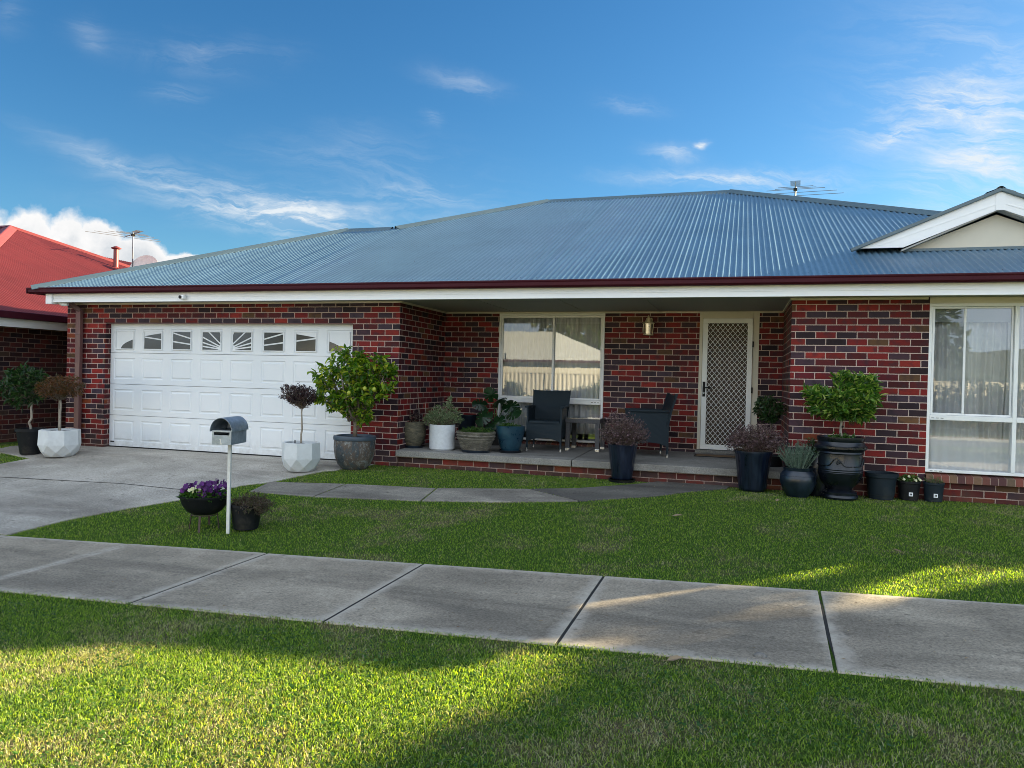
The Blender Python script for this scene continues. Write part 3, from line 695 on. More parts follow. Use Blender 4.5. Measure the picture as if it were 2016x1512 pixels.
# garage door ------------------------------------------------------
GY = .12
gdm = MB(); bw = DOOR1-DOOR0; nsec = 4; npan = 8
zs = [0.02, .55, 1.08, 1.615, 2.15]
panes = []
for s_ in range(4):
    z0, z1 = zs[s_]+.003, zs[s_+1]-.003
    gdm.box(DOOR0, DOOR1, GY+.012, GY+.04, z0, z1)
    cw = bw/npan; ph = .355; pw = .44
    # rails and stiles stand proud around sunken channels with a raised centre field
    zc = (z0+z1)/2-(.05 if s_ == 3 else 0)
    fr = []
    for i in range(npan):
        xc = DOOR0+cw*(i+.5)+(.0)
        x0, x1, a0, a1 = xc-pw/2, xc+pw/2, zc-ph/2, zc+ph/2
        if s_ == 3: a0, a1 = zc-.19, zc+.19
        fr.append((x0, x1, a0, a1))
    gdm.box(DOOR0, DOOR1, GY, GY+.0115, z0, fr[0][2]); gdm.box(DOOR0, DOOR1, GY, GY+.0115, fr[0][3], z1)
    xs_ = [DOOR0]+[v for f_ in fr for v in f_[:2]]+[DOOR1]
    for k in range(0, len(xs_), 2): gdm.box(xs_[k], xs_[k+1], GY, GY+.0115, fr[0][2], fr[0][3])
    for (x0, x1, a0, a1) in fr:
        e = .030
        o_ = [(x0, GY, a0), (x1, GY, a0), (x1, GY, a1), (x0, GY, a1)]
        q_ = [(x0+.012, GY+.010, a0+.012), (x1-.012, GY+.010, a0+.012), (x1-.012, GY+.010, a1-.012), (x0+.012, GY+.010, a1-.012)]
        gdm.add(o_+q_, [(i, (i+1) % 4, 4+(i+1) % 4, 4+i) for i in range(4)])
        i1 = [(x0+e, GY+.009, a0+e), (x1-e, GY+.009, a0+e), (x1-e, GY+.009, a1-e), (x0+e, GY+.009, a1-e)]
        f1_ = [(x0+e+.016, GY-.001, a0+e+.016), (x1-e-.016, GY-.001, a0+e+.016), (x1-e-.016, GY-.001, a1-e-.016), (x0+e+.016, GY-.001, a1-e-.016)]
        gdm.add(q_+i1, [(i, (i+1) % 4, 4+(i+1) % 4, 4+i) for i in range(4)])
        if s_ < 3: gdm.add(i1+f1_, [(i, (i+1) % 4, 4+(i+1) % 4, 4+i) for i in range(4)]+[(4, 5, 6, 7)])
        else:
            gdm.add(i1+f1_, [(i, (i+1) % 4, 4+(i+1) % 4, 4+i) for i in range(4)]+[(4, 5, 6, 7)])
            panes.append((x0+e+.018, x1-e-.018, a0+e+.018, a1-e-.018))
gdo = gdm.build('garage_door', M['garage'], house)
def clip(poly, a, b, c):      # keep a*x+b*y<=c
    out = []
    for i in range(len(poly)):
        p, q = poly[i], poly[(i+1) % len(poly)]; fp = a*p[0]+b*p[1]-c; fq = a*q[0]+b*q[1]-c
        if fp <= 0: out.append(p)
        if (fp < 0 < fq) or (fq < 0 < fp): t = fp/(fp-fq); out.append((p[0]+(q[0]-p[0])*t, p[1]+(q[1]-p[1])*t))
    return out
fcx = (DOOR0+DOOR1)/2; fcz = panes[0][2]-.004
EA, EB = 2.13, .335
angs = [0, 7, 14.5, 24, 40, 66, 90]
for i, (x0, x1, a0, a1) in enumerate(panes):
    m = MB(); sgn = 1 if (x0+x1)/2 > fcx else -1
    for k in range(len(angs)-1):
        poly = [(x0, a0), (x1, a0), (x1, a1), (x0, a1)]
        t0, t1 = R(angs[k]), R(angs[k+1]); hw = .011
        # between the two rays, each pulled in by half a bar
        dx_, dz_ = sgn*math.cos(t0), math.sin(t0)
        poly = clip(poly, sgn*dz_, -sgn*dx_, sgn*(dz_*fcx-dx_*fcz)*1.-hw*(1 if k > 0 else .2)) if len(poly) > 2 else []
        dx_, dz_ = sgn*math.cos(t1), math.sin(t1)
        if len(poly) > 2: poly = clip(poly, -sgn*dz_, sgn*dx_, -sgn*(dz_*fcx-dx_*fcz)-hw)
        # inside the low ellipse that closes the fan
        for q in range(0, 37):
            if len(poly) < 3: break
            tt = math.pi*q/36; nx_, nz_ = math.cos(tt)/EA, math.sin(tt)/EB; poly = clip(poly, nx_, nz_, 1+nx_*fcx+nz_*fcz)
        # outside the hub
        tm = (t0+t1)/2
        if len(poly) > 2: poly = clip(poly, -sgn*math.cos(tm), -math.sin(tm), -(sgn*math.cos(tm)*fcx+math.sin(tm)*fcz)-.155)
        if len(poly) > 2:
            m.add([(p[0], GY-.004, p[1]) for p in poly], [tuple(range(len(poly)))])
    # the pane is one piece of glass behind its cut-out insert
    m.build('window_pane', M['dark_glass'], gdo)
    s2 = MB()
    for (u0, u1, v0, v1) in ((x0-.018, x1+.018, a0-.018, a0-.002), (x0-.018, x1+.018, a1+.002, a1+.018), (x0-.018, x0-.002, a0-.002, a1+.002), (x1+.002, x1+.018, a0-.002, a1+.002)): s2.box(u0, u1, GY-.009, GY-.0015, v0, v1)
    s2.build('window_surround', M['garage'], gdo, bevel=.003)
m = MB(); m.box(DOOR0, DOOR1, GY+.005, GY+.03, -.002, .02); m.build('bottom_seal', M['rubber'], gdo)
m = MB(); m.box(DOOR0+.03, DOOR0+.11, GY-.004, GY-.001, .085, .105); m.build('badge', M['black'], gdo)
m = MB(); m.box(DOOR0-.03, DOOR1+.03, .02, T-.01, DT-.012, DT+.003); m.build('lintel', M['dp'], house)
m = MB(); m.box(DOOR0, DOOR1, .2, .24, -.1, 2.46); m.build('garage_lining', M['plaster'], house)

# windows ----------------------------------------------------------
def frame(mb, x0, x1, z0, z1, y0, y1, t=.045):
    mb.box(x0, x1, y0, y1, z0, z0+t); mb.box(x0, x1, y0, y1, z1-t, z1); mb.box(x0, x0+t, y0, y1, z0+t, z1-t); mb.box(x1-t, x1, y0, y1, z0+t, z1-t)
def pane(parent, x0, x1, z0, z1, y, mat): m = MB(); m.add([(x0, y, z0), (x1, y, z0), (x1, y, z1), (x0, y, z1)], [(0, 1, 2, 3)]); return m.build('pane', mat, parent)
wy = WY-.02
ztr = float(Yp(1085, 790, wy)[2]); xm = float(Yp(1087, 700, wy)[0])
f = MB(); frame(f, wx0, wx1, wz0, 2.42, wy, wy+.08, .035); f.box(wx0+.035, wx1-.035, wy-.006, wy+.07, ztr-.035, ztr+.035)
frame(f, wx0+.038, xm+.03, ztr+.037, 2.383, wy+.005, wy+.035, .035); frame(f, xm-.01, wx1-.038, ztr+.037, 2.383, wy+.037, wy+.066, .028)
fo = f.build('window', M['white_metal'], house, bevel=.004)
pane(fo, wx0+.07, xm, ztr+.07, 2.35, wy+.02, M['screen_glass']); pane(fo, xm+.02, wx1-.065, ztr+.065, 2.356, wy+.05, M['glass']); pane(fo, wx0+.035, wx1-.035, wz0+.035, ztr-.035, wy+.05, M['glass'])
m = MB(); m.box(wx0-.005, wx1+.005, wy-.01, wy+.09, 2.421, 2.449); m.build('window_head', M['cream'], fo)
m = MB()
for i in range(3): m.box(wx1-.09-.05*i, wx1-.06-.05*i, wy-.008, wy-.0055, ztr-.004, ztr+.004)
tag(m.build('drainage_slots', M['black'], fo), kind='stuff')
m = MB(); m.box(wx0+.10, wx0+.115, wy-.015, wy+.004, 1.66, 1.76); m.build('latch', M['white_metal'], fo)
def sill(x0, x1, yf, z, dep=.14):
    m = MB(); b = MB(); x = x0
    while x < x1-.03:
        e = min(x+.076, x1); q = [(yf, z-.115), (yf+dep, z-.115), (yf+dep, z-.004), (yf+.004, z-.030)]
        m.prism(q, 'x', x, e); x += .086
    b.prism([(yf+.006, z-.112), (yf+dep, z-.112), (yf+dep, z-.009), (yf+.008, z-.035)], 'x', x0, x1)
    return m, b
def sill_mat():
    t = NT('sill_brick'); g_ = t.n('ShaderNodeNewGeometry')
    c = t.ramp(g_.outputs['Random Per Island'], [(0, (.16, .05, .035)), (.25, (.20, .11, .06)), (.5, (.09, .03, .03)), (.7, (.23, .06, .04)), (.85, (.14, .09, .055))], True)
    t.bsdf(t.mix(t.mapr(t.noise(60, 4, .7), .3, .8, 0, .4), c, (.03, .02, .02)), .75, 0, t.noise(120, 4), .4, .004); return t.m
M['sill'] = sill_mat(); M['mortar'] = simple('mortar', (.36, .25, .2), .9, 0, .2, 60, .4)
a, b = sill(wx0, wx1, WY-.035, wz0-.003); so = a.build('window_sill', M['sill'], fo, bevel=.003); b.build('sill_mortar', M['mortar'], so)
# right window
ry = .0; rtz = float(Yp(1960, 826, ry)[2]); rmx = float(Yp(2001, 700, ry)[0])
f = MB(); mx2 = rmx+.95; rtop = float(Yp(1900, 597, ry)[2])
frame(f, rwx0, rwx1, rwz0, rtop, ry, ry+.09, .035)
for xx in (rmx, mx2): f.box(xx-.022, xx+.022, ry-.004, ry+.08, rwz0+.035, rtop-.035)
ed = [rwx0+.035, rmx-.022, rmx+.022, mx2-.022, mx2+.022, rwx1-.035]
for k in (0, 2, 4): f.box(ed[k], ed[k+1], ry-.007, ry+.08, rtz-.03, rtz+.03)
sx = float(Yp(1898, 700, ry)[0])
frame(f, ed[0]+.003, sx+.018, rtz+.032, rtop-.037, ry+.008, ry+.034, .026); frame(f, sx-.014, ed[1]-.003, rtz+.032, rtop-.037, ry+.036, ry+.06, .022)
fo2 = f.build('window', M['white_metal'], house, bevel=.004)
pane(fo2, ed[0]+.028, sx-.006, rtz+.055, rtop-.062, ry+.02, M['screen_glass']); pane(fo2, sx+.01, ed[1]-.024, rtz+.052, rtop-.058, ry+.048, M['glass'])
for k in (2, 4): pane(fo2, ed[k], ed[k+1], rtz+.03, rtop-.035, ry+.045, M['glass'])
for k in (0, 2, 4): pane(fo2, ed[k], ed[k+1], rwz0+.035, rtz-.03, ry+.046, M['glass'])
m = MB(); m.box(rwx0, rwx1, ry-.004, ry+.095, rtop+.001, 2.449); m.build('window_head', M['cream'], fo2)
m = MB()
for zz in (rtz-.005, rwz0+.015):
    for i in range(3): m.box(rwx0+.05+.05*i, rwx0+.08+.05*i, ry-.0095, ry-.0065, zz-.003, zz+.003) if zz > .5 else m.box(rwx0+.05+.05*i, rwx0+.08+.05*i, ry-.0025, ry+.001, zz-.003, zz+.003)
tag(m.build('drainage_slots', M['black'], fo2), kind='stuff')
a, b = sill(rwx0, rwx1, -.055, rwz0-.003, .16); so = a.build('window_sill', M['sill'], fo2, bevel=.003); b.build('sill_mortar', M['mortar'], so)
# curtains and blinds
def curtain(x0, x1, z0, z1, y, label, name='curtain', mat=None, amp=.035, seed=1, per=.085, grp='curtains hanging behind the windows'):
    r = random.Random(seed); m = MB(); n = int((x1-x0)/.008); ph = 0; P = []
    for i in range(n+1):
        ph += 2*math.pi*.008/(per*r.uniform(.6, 1.5)); P.append((x0+.008*i, ph))
    zz = [z0+(z1-z0)*k/8 for k in range(9)]
    vs = [(x+.01*math.sin(3*z+x*9), y+amp*(1.1-.3*(z-z0)/(z1-z0))*math.sin(p+.25*math.sin(z*2+x*4)), z) for z in zz for (x, p) in P]; k = len(P)
    m.add(vs, [(j*k+i, j*k+i+1, (j+1)*k+i+1, (j+1)*k+i) for j in range(8) for i in range(k-1)])
    o = m.build(name, mat or M['sheer'], smooth=True); return tag(o, label, 'curtain', grp)
curtain(wx0-.02, xm+.1, .45, 2.4, WY+.17, 'pale sheer curtain behind the left sash of the porch window', seed=2)
curtain(xm+.06, wx1+.02, .45, 2.4, WY+.19, 'pale sheer curtain behind the right sash of the porch window', seed=3)
curtain(rwx0+.03, rwx0+.62, .62, 2.42, .22, 'gathered grey curtain at the brick pier end of the street window', seed=4, amp=.02)
curtain(rwx0+.50, rmx, .62, 2.42, .30, 'sheer curtain in the middle of the street window bay', seed=5, per=.07)
curtain(rmx-.02, rwx1, .62, 2.42, .26, 'sheer curtain beyond the white mullion of the street window', seed=6)
curtain(rwx0+.02, rmx+.4, .36, .75, .12, 'white lace cafe curtain along the bottom pane of the street window', 'lace_curtain', M['lace'], .012, 7, .13)
m = MB(); m.box(rwx0+.045, rmx-.03, .115, .12, 2.17, 2.42); m.box(rwx0+.045, rmx-.03, .113, .123, 2.155, 2.17)
tag(m.build('roller_blind', M['blind']), 'grey roller blind half drawn at the top of the street window', 'blind')
# front door -------------------------------------------------------
dy = WY-.005; dz0, dz1 = PB+.055, float(Yp(1435, 627, dy)[2]); xl, xr = float(Yp(1383, 700, dy)[0]), float(Yp(1481, 700, dy)[0])
f = MB(); f.box(dx0, xl-.004, dy, dy+.12, PB, 2.45); f.box(xr+.004, dx1, dy, dy+.12, PB, 2.45); f.box(xl-.004, xr+.004, dy, dy+.12, dz1+.006, 2.45); fd = f.build('door_frame', M['cream'], house, bevel=.004)
m = MB(); m.box(dx0-.02, dx1+.02, dy-.10, dy+.12, PB-.001, dz0-.008); m.build('threshold', M['slab'], fd, bevel=.005)
sd = empty('security_door'); sd.parent = house
f = MB(); frame(f, xl, xr, dz0, dz1, dy-.03, dy+.0, .075); f.build('door_frame_leaf', M['white_metal'], sd, bevel=.005)
mm = MB(); gx0, gx1, gz0, gz1 = xl+.075, xr-.075, dz0+.075, dz1-.075; cwd, chd = .0735, .088
def seg(a, b):
    # clip to the grille rectangle (Liang-Barsky)
    t0, t1 = 0., 1.; dxx, dzz = b[0]-a[0], b[1]-a[1]
    for p, q in ((-dxx, a[0]-gx0), (dxx, gx1-a[0]), (-dzz, a[1]-gz0), (dzz, gz1-a[1])):
        if abs(p) < 1e-9:
            if q < 0: return
        else:
            t = q/p
            if p < 0: t0 = max(t0, t)
            else: t1 = min(t1, t)
    if t0 >= t1: return
    mm.bar((a[0]+dxx*t0, dy-.015, a[1]+dzz*t0), (a[0]+dxx*t1, dy-.015, a[1]+dzz*t1), .0046, .006)
for k in range(-32, 42):
    X0 = gx0+k*cwd; n_ = 40
    seg((X0, gz0), (X0+n_*cwd, gz0+n_*chd)); seg((X0+.0, gz0), (X0-n_*cwd, gz0+n_*chd))
mm.build('diamond_grille', M['white_metal'], sd)
m = MB(); m.box(xl+.015, xl+.055, dy-.038, dy-.031, 1.13, 1.36); m.build('lock_plate', M['black'], sd)
m = MB(); m.tube([(xl+.035, dy-.035, 1.27), (xl+.035, dy-.075, 1.27), (xl+.05, dy-.08, 1.27), (xl+.15, dy-.08, 1.265)], .009, 8); m.build('handle', M['black'], sd, smooth=True)
m = MB(); m.tube([(xl+.035, dy-.042, 1.175), (xl+.035, dy-.039, 1.2)], .012, 8); m.build('keyhole', M['chrome'], sd)
m = MB()
for zz in (.55, 1.2, 1.9): m = MB(); m.box(xr-.004, xr+.018, dy-.034, dy-.001, zz, zz+.09); m.build('hinge', M['black'], sd)
idr = MB(); idr.box(dx0, dx1, dy+.14, dy+.18, PB, 2.46)
for (a0, a1) in ((dx0+.16, -.19), (-.12, dx1-.16)):
    for (b0, b1) in ((PB+.22, .95), (1.1, 1.95)):
        idr.box(a0, a1, dy+.125, dy+.139, b0, b1); idr.box(a0+.05, a1-.05, dy+.112, dy+.1245, b0+.06, b1-.06)
idr.build('timber_door', M['timber'], house, bevel=.006)
# downpipe and its offset
m = MB(); dpx = float(Yp(157, 700, -.06)[0]); m.box(dpx-.05, dpx+.05, -.115, -.045, .06, 2.32); m.bar((dpx, -.08, 2.32), (dpx-.16, -.34, 2.56), .09, .07); m.box(dpx-.055, dpx+.055, -.12, -.04, .9, .93); m.box(dpx-.055, dpx+.055, -.12, -.04, 1.9, 1.93)
m.build('downpipe', M['dp'], house, bevel=.008)
m = MB(); m.tube([(dpx-.16, -.34, 2.43), (dpx-.08, -.34, 2.40), (dpx+.02, -.34, 2.40)], .03, 10); m.build('overflow_pipe', M['fascia'], house, smooth=True)
# ------------------------------------------------------------------ things on the house
sca = Yp(358, 585, -.5); t_ = tag(empty('security_camera', (float(sca[0]), -.437, float(sca[2]))), 'small white security camera on the fascia above the garage', 'camera')
m = MB(); m.box(-.035, .045, -.085, 0, -.035, .035); m.build('housing', M['white_metal'], t_, bevel=.02)
m = MB(); m.tube([(-.012, -.086, 0), (-.012, -.094, 0)], .026, 16); m.build('lens', M['black'], t_)
lp = Yp(1277, 642, WY-.09); t_ = tag(empty('wall_lantern', (float(lp[0]), WY-.0, float(lp[2]))), 'cream hexagonal carriage lantern on the porch wall beside the door', 'lantern'); t_.scale = (1.3, 1.15, 1.)
m = MB(); m.box(-.03, .03, -.015, -.001, -.02, .13); m.tube([(0, -.01, .10), (0, -.05, .155), (0, -.10, .15)], .009, 8); m.tube([(.012, -.01, .02), (.035, -.04, .10), (.03, -.08, .12)], .012, 8); m.build('bracket', M['lamp'], t_, smooth=True)
m = MB(); m.lathe([(.002, .165), (.01, .155), (.014, .13), (.03, .115), (.032, .10), (.045, .07), (.072, .045), (.072, .035), (.002, .035)], (0, -.10, 0), 6); m.build('cap', M['lamp'], t_)
m = MB(); m.lathe([(.002, -.145), (.06, -.145), (.06, -.13), (.05, -.125), (.002, -.12)], (0, -.10, 0), 6)
for k in range(6): a = k*math.pi/3; m.tube([(.05*math.cos(a), -.10+.05*math.sin(a), -.13), (.06*math.cos(a), -.10+.06*math.sin(a), .04)], .0045, 5)
m.build('cage', M['lamp'], t_)
m = MB(); m.tube([(0, -.10, -.12), (0, -.10, .0)], .018, 10); m.tube([(0, -.10, 0), (0, -.10, .02)], .022, 10); m.build('bulb', M['label_white'], t_, smooth=True)
m = MB(); m.lathe([(.046, -.125), (.055, .035)], (0, -.10, 0), 6); m.build('glass', glassmat('lantern_glass', .1, (.9, .9, .85)), t_)
def aerial(loc, rz, label, scale=1., mast=.7):
    t = tag(empty('tv_antenna', loc, rz), label, 'antenna', 'television antennas on the roofs'); s = scale
    m = MB(); m.tube([(0, 0, -mast), (0, 0, .04*s)], .016, 8); m.build('mast', M['alu'], t)
    m = MB(); m.bar((-.55*s, 0, 0), (.75*s, 0, 0), .014); m.build('boom', M['alu'], t)
    for x, L in ((.72, 1.0), (.42, .85), (.12, .6), (.02, .42), (-.1, .36)):
        m = MB(); m.tube([(x*s, -L*s, .012), (x*s, L*s, .012)], .006, 5); m.build('element', M['alu'], t)
    m = MB()
    for k in range(9): m.tube([(-.12-.05*k*s, -.10*s, .03), (-.12-.05*k*s, .10*s, .03)], .004, 4)
    m.build('director_rods', M['alu'], t)
    m = MB(); m.box(-.05, .05, -.04, .04, -.05, -.0); m.build('junction_box', M['black'], t)
    return t
# ------------------------------------------------------------------ neighbour on the left
nb = tag(empty('red_roof_house'), 'dark brick house with red corrugated roof left of the driveway', 'house')
NX, NE, NZ = -12.4, -11.98, 2.27
nn = (math.tan(R(22)), 0, 1)
apx = pl(20, 447, (NE, 0, NZ), nn); bh = pl(232, 522, (NE, 0, NZ), nn)
L = NE-apx[0]
yf, yb = apx[1]-L, apx[1]+L
m = MB(); m.box(NX-12, NX, yf+.45, yf+.65, -.4, 2.2); m.box(NX-.2, NX, yf+.65, yb-.4, -.4, 2.2); m.box(NX-12, NX-.2, yb-.6, yb-.4, -.4, 2.2); m.box(NX-12, NX-11.8, yf+.65, yb-.6, -.4, 2.2); m.build('wall', M['old_brick'], nb)
m = MB(); c22 = math.cos(R(22))
corr(m, [(yf, 0), (apx[1], L/c22), (yb, 0)], (NE, 0, NZ), (0, 1, 0), (-math.cos(R(22)), 0, math.sin(R(22))), seg=6)
corr(m, [(NE, 0), (apx[0], L/c22), (apx[0]-10, L/c22), (NE-12, 0)], (0, yf, NZ), (1, 0, 0), (0, math.cos(R(22)), math.sin(R(22))), seg=6)
az_ = float(apx[2]); m.add([(NE, yb, NZ), (apx[0], apx[1], az_), (apx[0]-10, apx[1], az_), (NE-12, yb, NZ)], [(0, 1, 2, 3)])
nr = m.build('roof', M['red_roof'], nb, smooth=True)
for p, q in (((NE, yf, NZ), apx), ((NE, yb, NZ), apx), ((apx[0]-10, apx[1], az_), apx)):
    m = MB(); cap(m, p, q); m.build('ridge_cap', M['red_cap'], nr, smooth=True, angle=50)
m = MB(); m.box(NE, NE+.11, yf-.1, yb+.1, NZ-.11, NZ+.01); m.box(NE-12, NE, yf-.11, yf, NZ-.11, NZ+.01); m.build('gutter', M['gutter'], nb, bevel=.01)
m = MB(); m.box(NE-.06, NE-.02, yf+.05, yb-.05, NZ-.25, NZ-.11); m.box(NX, NE-.06, yf+.05, yb-.05, NZ-.16, NZ-.14); m.build('fascia', M['fascia'], nb)
vt = pl(228, 527, (NE, 0, NZ), nn)
m = MB(); m.tube([tuple(vt-np.array([0, 0, .1])), tuple(vt+np.array([0, 0, .50]))], .065, 14); m.lathe([(.10, .0), (.05, .05)], tuple(vt-np.array([0, 0, .02])), 14); vo = m.build('flue', M['red_cap'], nb, smooth=True, angle=40)
m = MB(); m.lathe([(.001, .60), (.05, .585), (.13, .545), (.135, .53), (.06, .50)], tuple(vt), 18); m.build('flue_cowl', M['red_roof'], vo, smooth=True)
# rear wing of the same house, catching the sun
rw = Cc+ray(212, 505)*26.; 
m = MB(); ry0 = float(rw[1]); rx0 = float(rw[0]); rz0 = float(rw[2])
corr(m, [(-2.4, 0), (-.6, 1.9), (1.9, 1.9), (3.6, 0)], (rx0+1.6, ry0, rz0-.72), (0, 1, 0), (-math.cos(R(22)), 0, math.sin(R(22))), seg=4)
m.box(rx0-3.5, rx0+1.5, ry0-2., ry0+3.3, -.2, rz0-.8)
m.build('rear_wing', M['red_roof'], nb)
aw = Cc+ray(262, 461)*23.5
a1 = aerial(tuple(aw), R(152), 'television antenna on a thin mast behind the red roofed house', 1.0, 2.2)
dsh = Cc+ray(287, 531)*23.2; t_ = tag(empty('satellite_dish', tuple(dsh)), 'pale satellite dish rising behind the left end of the blue roof', 'satellite dish')
m = MB(); N = 28; vs = []
for ring in range(6):
    rr_ = .43*ring/5
    for k in range(N): a = 2*math.pi*k/N; vs.append((rr_*math.cos(a)*1.0, -.10*(ring/5)**2, rr_*math.sin(a)*.92))
m.add(vs, [(i*N+k, i*N+(k+1) % N, (i+1)*N+(k+1) % N, (i+1)*N+k) for i in range(5) for k in range(N)])
m.add([(x, y+.012, z) for x, y, z in vs], [(i*N+k, i*N+(k+1) % N, (i+1)*N+(k+1) % N, (i+1)*N+k) for i in range(5) for k in range(N)]); o = m.build('dish', M['render'], t_, smooth=True); o.rotation_euler = (R(-18), 0, R(8))
m = MB(); m.tube([(0, .05, 0), (0, .12, -.3), (0, .12, -2.4)], .025, 8); m.build('dish_mast', M['alu'], t_)
a2p = Yp(1566, 371, 7.2)
aerial(tuple(a2p), R(86), 'television antenna standing above the ridge of the blue roof', 1.0, .6)

# ------------------------------------------------------------------ potted plants
def potted(name, label, loc, cat='potted plant', rz=0, group=None): return tag(empty(name, loc, rz), label, cat, group)
def faceted(parent, Rr, h, rz=.2):
    m = MB(); n = 8; V = []; 
    def P(k, r, z): a = 2*math.pi*k/n+rz; return (r*math.cos(a), r*math.sin(a), z)
    top = [P(k, Rr*.96, h) for k in range(n)]; mid = [P(k, Rr, h*.45) for k in range(n)]; vp = [P(k+.5, Rr*.86, h*.17) for k in range(n)]; bot = [P(k, Rr*.66, 0) for k in range(n)]
    inn = [P(k, Rr*.84, h) for k in range(n)]; ind = [P(k, Rr*.82, h*.8) for k in range(n)]
    V = top+mid+vp+bot+inn+ind; F = []
    for k in range(n):
        q = (k+1) % n
        F += [(k, q, n+q, n+k), (n+k, n+q, 2*n+k), (n+k, 2*n+k, 3*n+k), (n+k, 3*n+k, 2*n+(k-1) % n), (2*n+k, 3*n+q, 3*n+k), (4*n+k, 4*n+q, q, k), (5*n+k, 5*n+q, 4*n+q, 4*n+k)]
    F.append(tuple(range(3*n, 4*n))); m.add(V, F); return m.build('planter', M['geo_pot'], parent, fix=True, bevel=.004)
def standard(parent, h0, h1, tr, tops, mat, bark='pale_bark', wob=.006, seed=1, stake=None):
    r = random.Random(seed); m = MB(); n = 7; pts = [(r.uniform(-wob, wob)*min(1, i), r.uniform(-wob, wob)*min(1, i), h0+(h1-h0)*i/n) for i in range(n+1)]
    m.tube(pts, [tr*(1.15-.35*i/n) for i in range(n+1)], 9); return m.build('trunk', M[bark], parent, smooth=True), pts[-1]
def leafy(parent, pair, mat, bark='bark', nm='crown'):
    lv, wd = pair; c = lv.build(nm, M[mat], parent)
    if wd.v: wd.build('branches', M[bark], c)
    return c
s0 = lambda p0, p1, P: float(abs(p1-p0)/FPX*((P-Cc)@Fw))     # pixel width -> metres at P
def pxm(P): return float(((P-Cc)@Fw)/FPX)
def back(P, q):
    d = np.array([P[0]-Cc[0], P[1]-Cc[1], 0]); return P+d/np.linalg.norm(d)*q
# left faceted planter
P = back(G(117, 903), .20); P[2] = H(P[0], P[1])+.004; k = pxm(P)
t_ = potted('potted_standard_tree', 'white faceted planter with a reddish standard tree by the downpipe', P, group='white faceted planters by the garage')
faceted(t_, 38*k, 52*k, .25); soil(t_, 33*k, 48*k)
tk, tp = standard(t_, 46*k, 112*k, .016, 1, None, seed=3); leafy(t_, crown((0, 0, 134*k), (50*k, 40*k, 26*k), 240, 7, .065, .02, 4, hub=tp, flat=.5, tl=.09), 'ruddy_leaf')
m = MB(); m.tube([(-.09, .05, 46*k), (-.06, .03, 120*k)], .007, 6); m.build('stake', M['pale_bark'], t_)
# black pot and shrub behind it
P = back(G(60, 899), .22); P[2] = H(P[0], P[1])+.004; k = pxm(P)
t_ = potted('potted_shrub', 'leafy green shrub in a plain black pot half hidden behind the left white planter', P)
m = MB(); m.lathe(wall_prof([(18*k, 0), (25*k, 44*k), (27*k, 44*k), (27*k, 50*k)]), n=32); m.build('pot', M['black'], t_, smooth=True, angle=40); soil(t_, 23*k, 45*k)
tk, tp = standard(t_, 44*k, 105*k, .017, 1, None, seed=8, wob=.03)
m = MB(); m.tube([tp, (tp[0]-.12, tp[1]-.02, tp[2]+.15), (-20*k, 0, 135*k)], [.012, .009, .006], 6); m.build('branches', M['pale_bark'], t_)
leafy(t_, crown((-24*k, 0, 136*k), (54*k, 38*k, 46*k), 170, 8, .105, .036, 9, hub=tp, lumps=8, droop=.15), 'dark_leaf')
# second faceted planter
P = back(G(592, 933), .19); P[2] = H(P[0], P[1])+.004; k = pxm(P)
t_ = potted('potted_standard_tree', 'white faceted planter with a dark plum clipped standard before the garage door', P, group='white faceted planters by the garage')
faceted(t_, 38*k, 56*k, .35); soil(t_, 31*k, 51*k); tk, tp = standard(t_, 50*k, 124*k, .013, 1, None, seed=4)
leafy(t_, crown((-7*k, 0, 149*k), (38*k, 36*k, 24*k), 420, 8, .038, .013, 12, hub=tp, flat=.75, inner=.1, tl=.06, up=.2), 'plum_leaf')
m = MB(); m.tube([(-.07, -.05, 52*k), (-.07, -.05, 60*k)], .008, 6); m.build('dripper', M['black'], t_)
# lemon
P = back(G(697, 926), .20); P[2] = H(P[0], P[1])+.0; k = pxm(P)
t_ = potted('potted_lemon_tree', 'large weathered grey glazed pot with a spreading lemon tree at the garage corner', P)
Rp = 41*k; m = MB(); m.lathe(wall_prof([(Rp*.60, 0), (Rp*.80, 10*k), (Rp*.92, 24*k), (Rp*.98, 42*k), (Rp*.97, 56*k)], .03), n=56); m.build('pot', M['aged'], t_, smooth=True, angle=50)
m = MB(); m.lathe([(Rp*.93, 56*k), (Rp*1.0, 56.5*k), (Rp*1.02, 60*k), (Rp*1.0, 64*k), (Rp*.88, 65*k), (Rp*.86, 60*k)], n=56); m.build('rim', M['rim_blue'], t_, smooth=True, angle=60); soil(t_, Rp*.87, 60*k)
b = MB(); h0 = 60*k; r_ = random.Random(5)
b.tube([(0, 0, h0), (.01, 0, h0+.18), (-.02, 0, h0+.42)], [.034, .028, .022], 9)
for (ex, ey, ez) in ((-.42, .0, .95), (-.22, .1, 1.2), (.05, -.05, 1.35), (.3, .05, 1.15), (.5, -.03, 1.0), (.2, .2, .9), (-.1, -.25, .9)):
    b.tube([(0, 0, h0+.15+r_.random()*.15), (ex*.35, ey*.4, h0+.35+r_.random()*.1), (ex*.75, ey*.8, h0+ez*.72), (ex, ey, h0+ez)], [.02, .016, .011, .005], 7)
b.build('trunk', M['bark'], t_, smooth=True)
lvA, wdA = MB(), MB()
def merge(a, b2): a.add(b2.v, b2.f)
blobs = [((-66, 0, 184), 32, 44), ((-58, -8, 142), 30, 44), ((-30, -8, 128), 26, 30), ((-30, 0, 210), 32, 38), ((5, -10, 190), 34, 60), ((35, 0, 200), 34, 52), ((62, 0, 178), 30, 38), ((40, -8, 150), 32, 44), ((4, -14, 145), 32, 52), ((75, 0, 196), 18, 14), ((20, -4, 108), 20, 18), ((-2, 10, 115), 22, 16), ((12, 0, 218), 20, 18)]
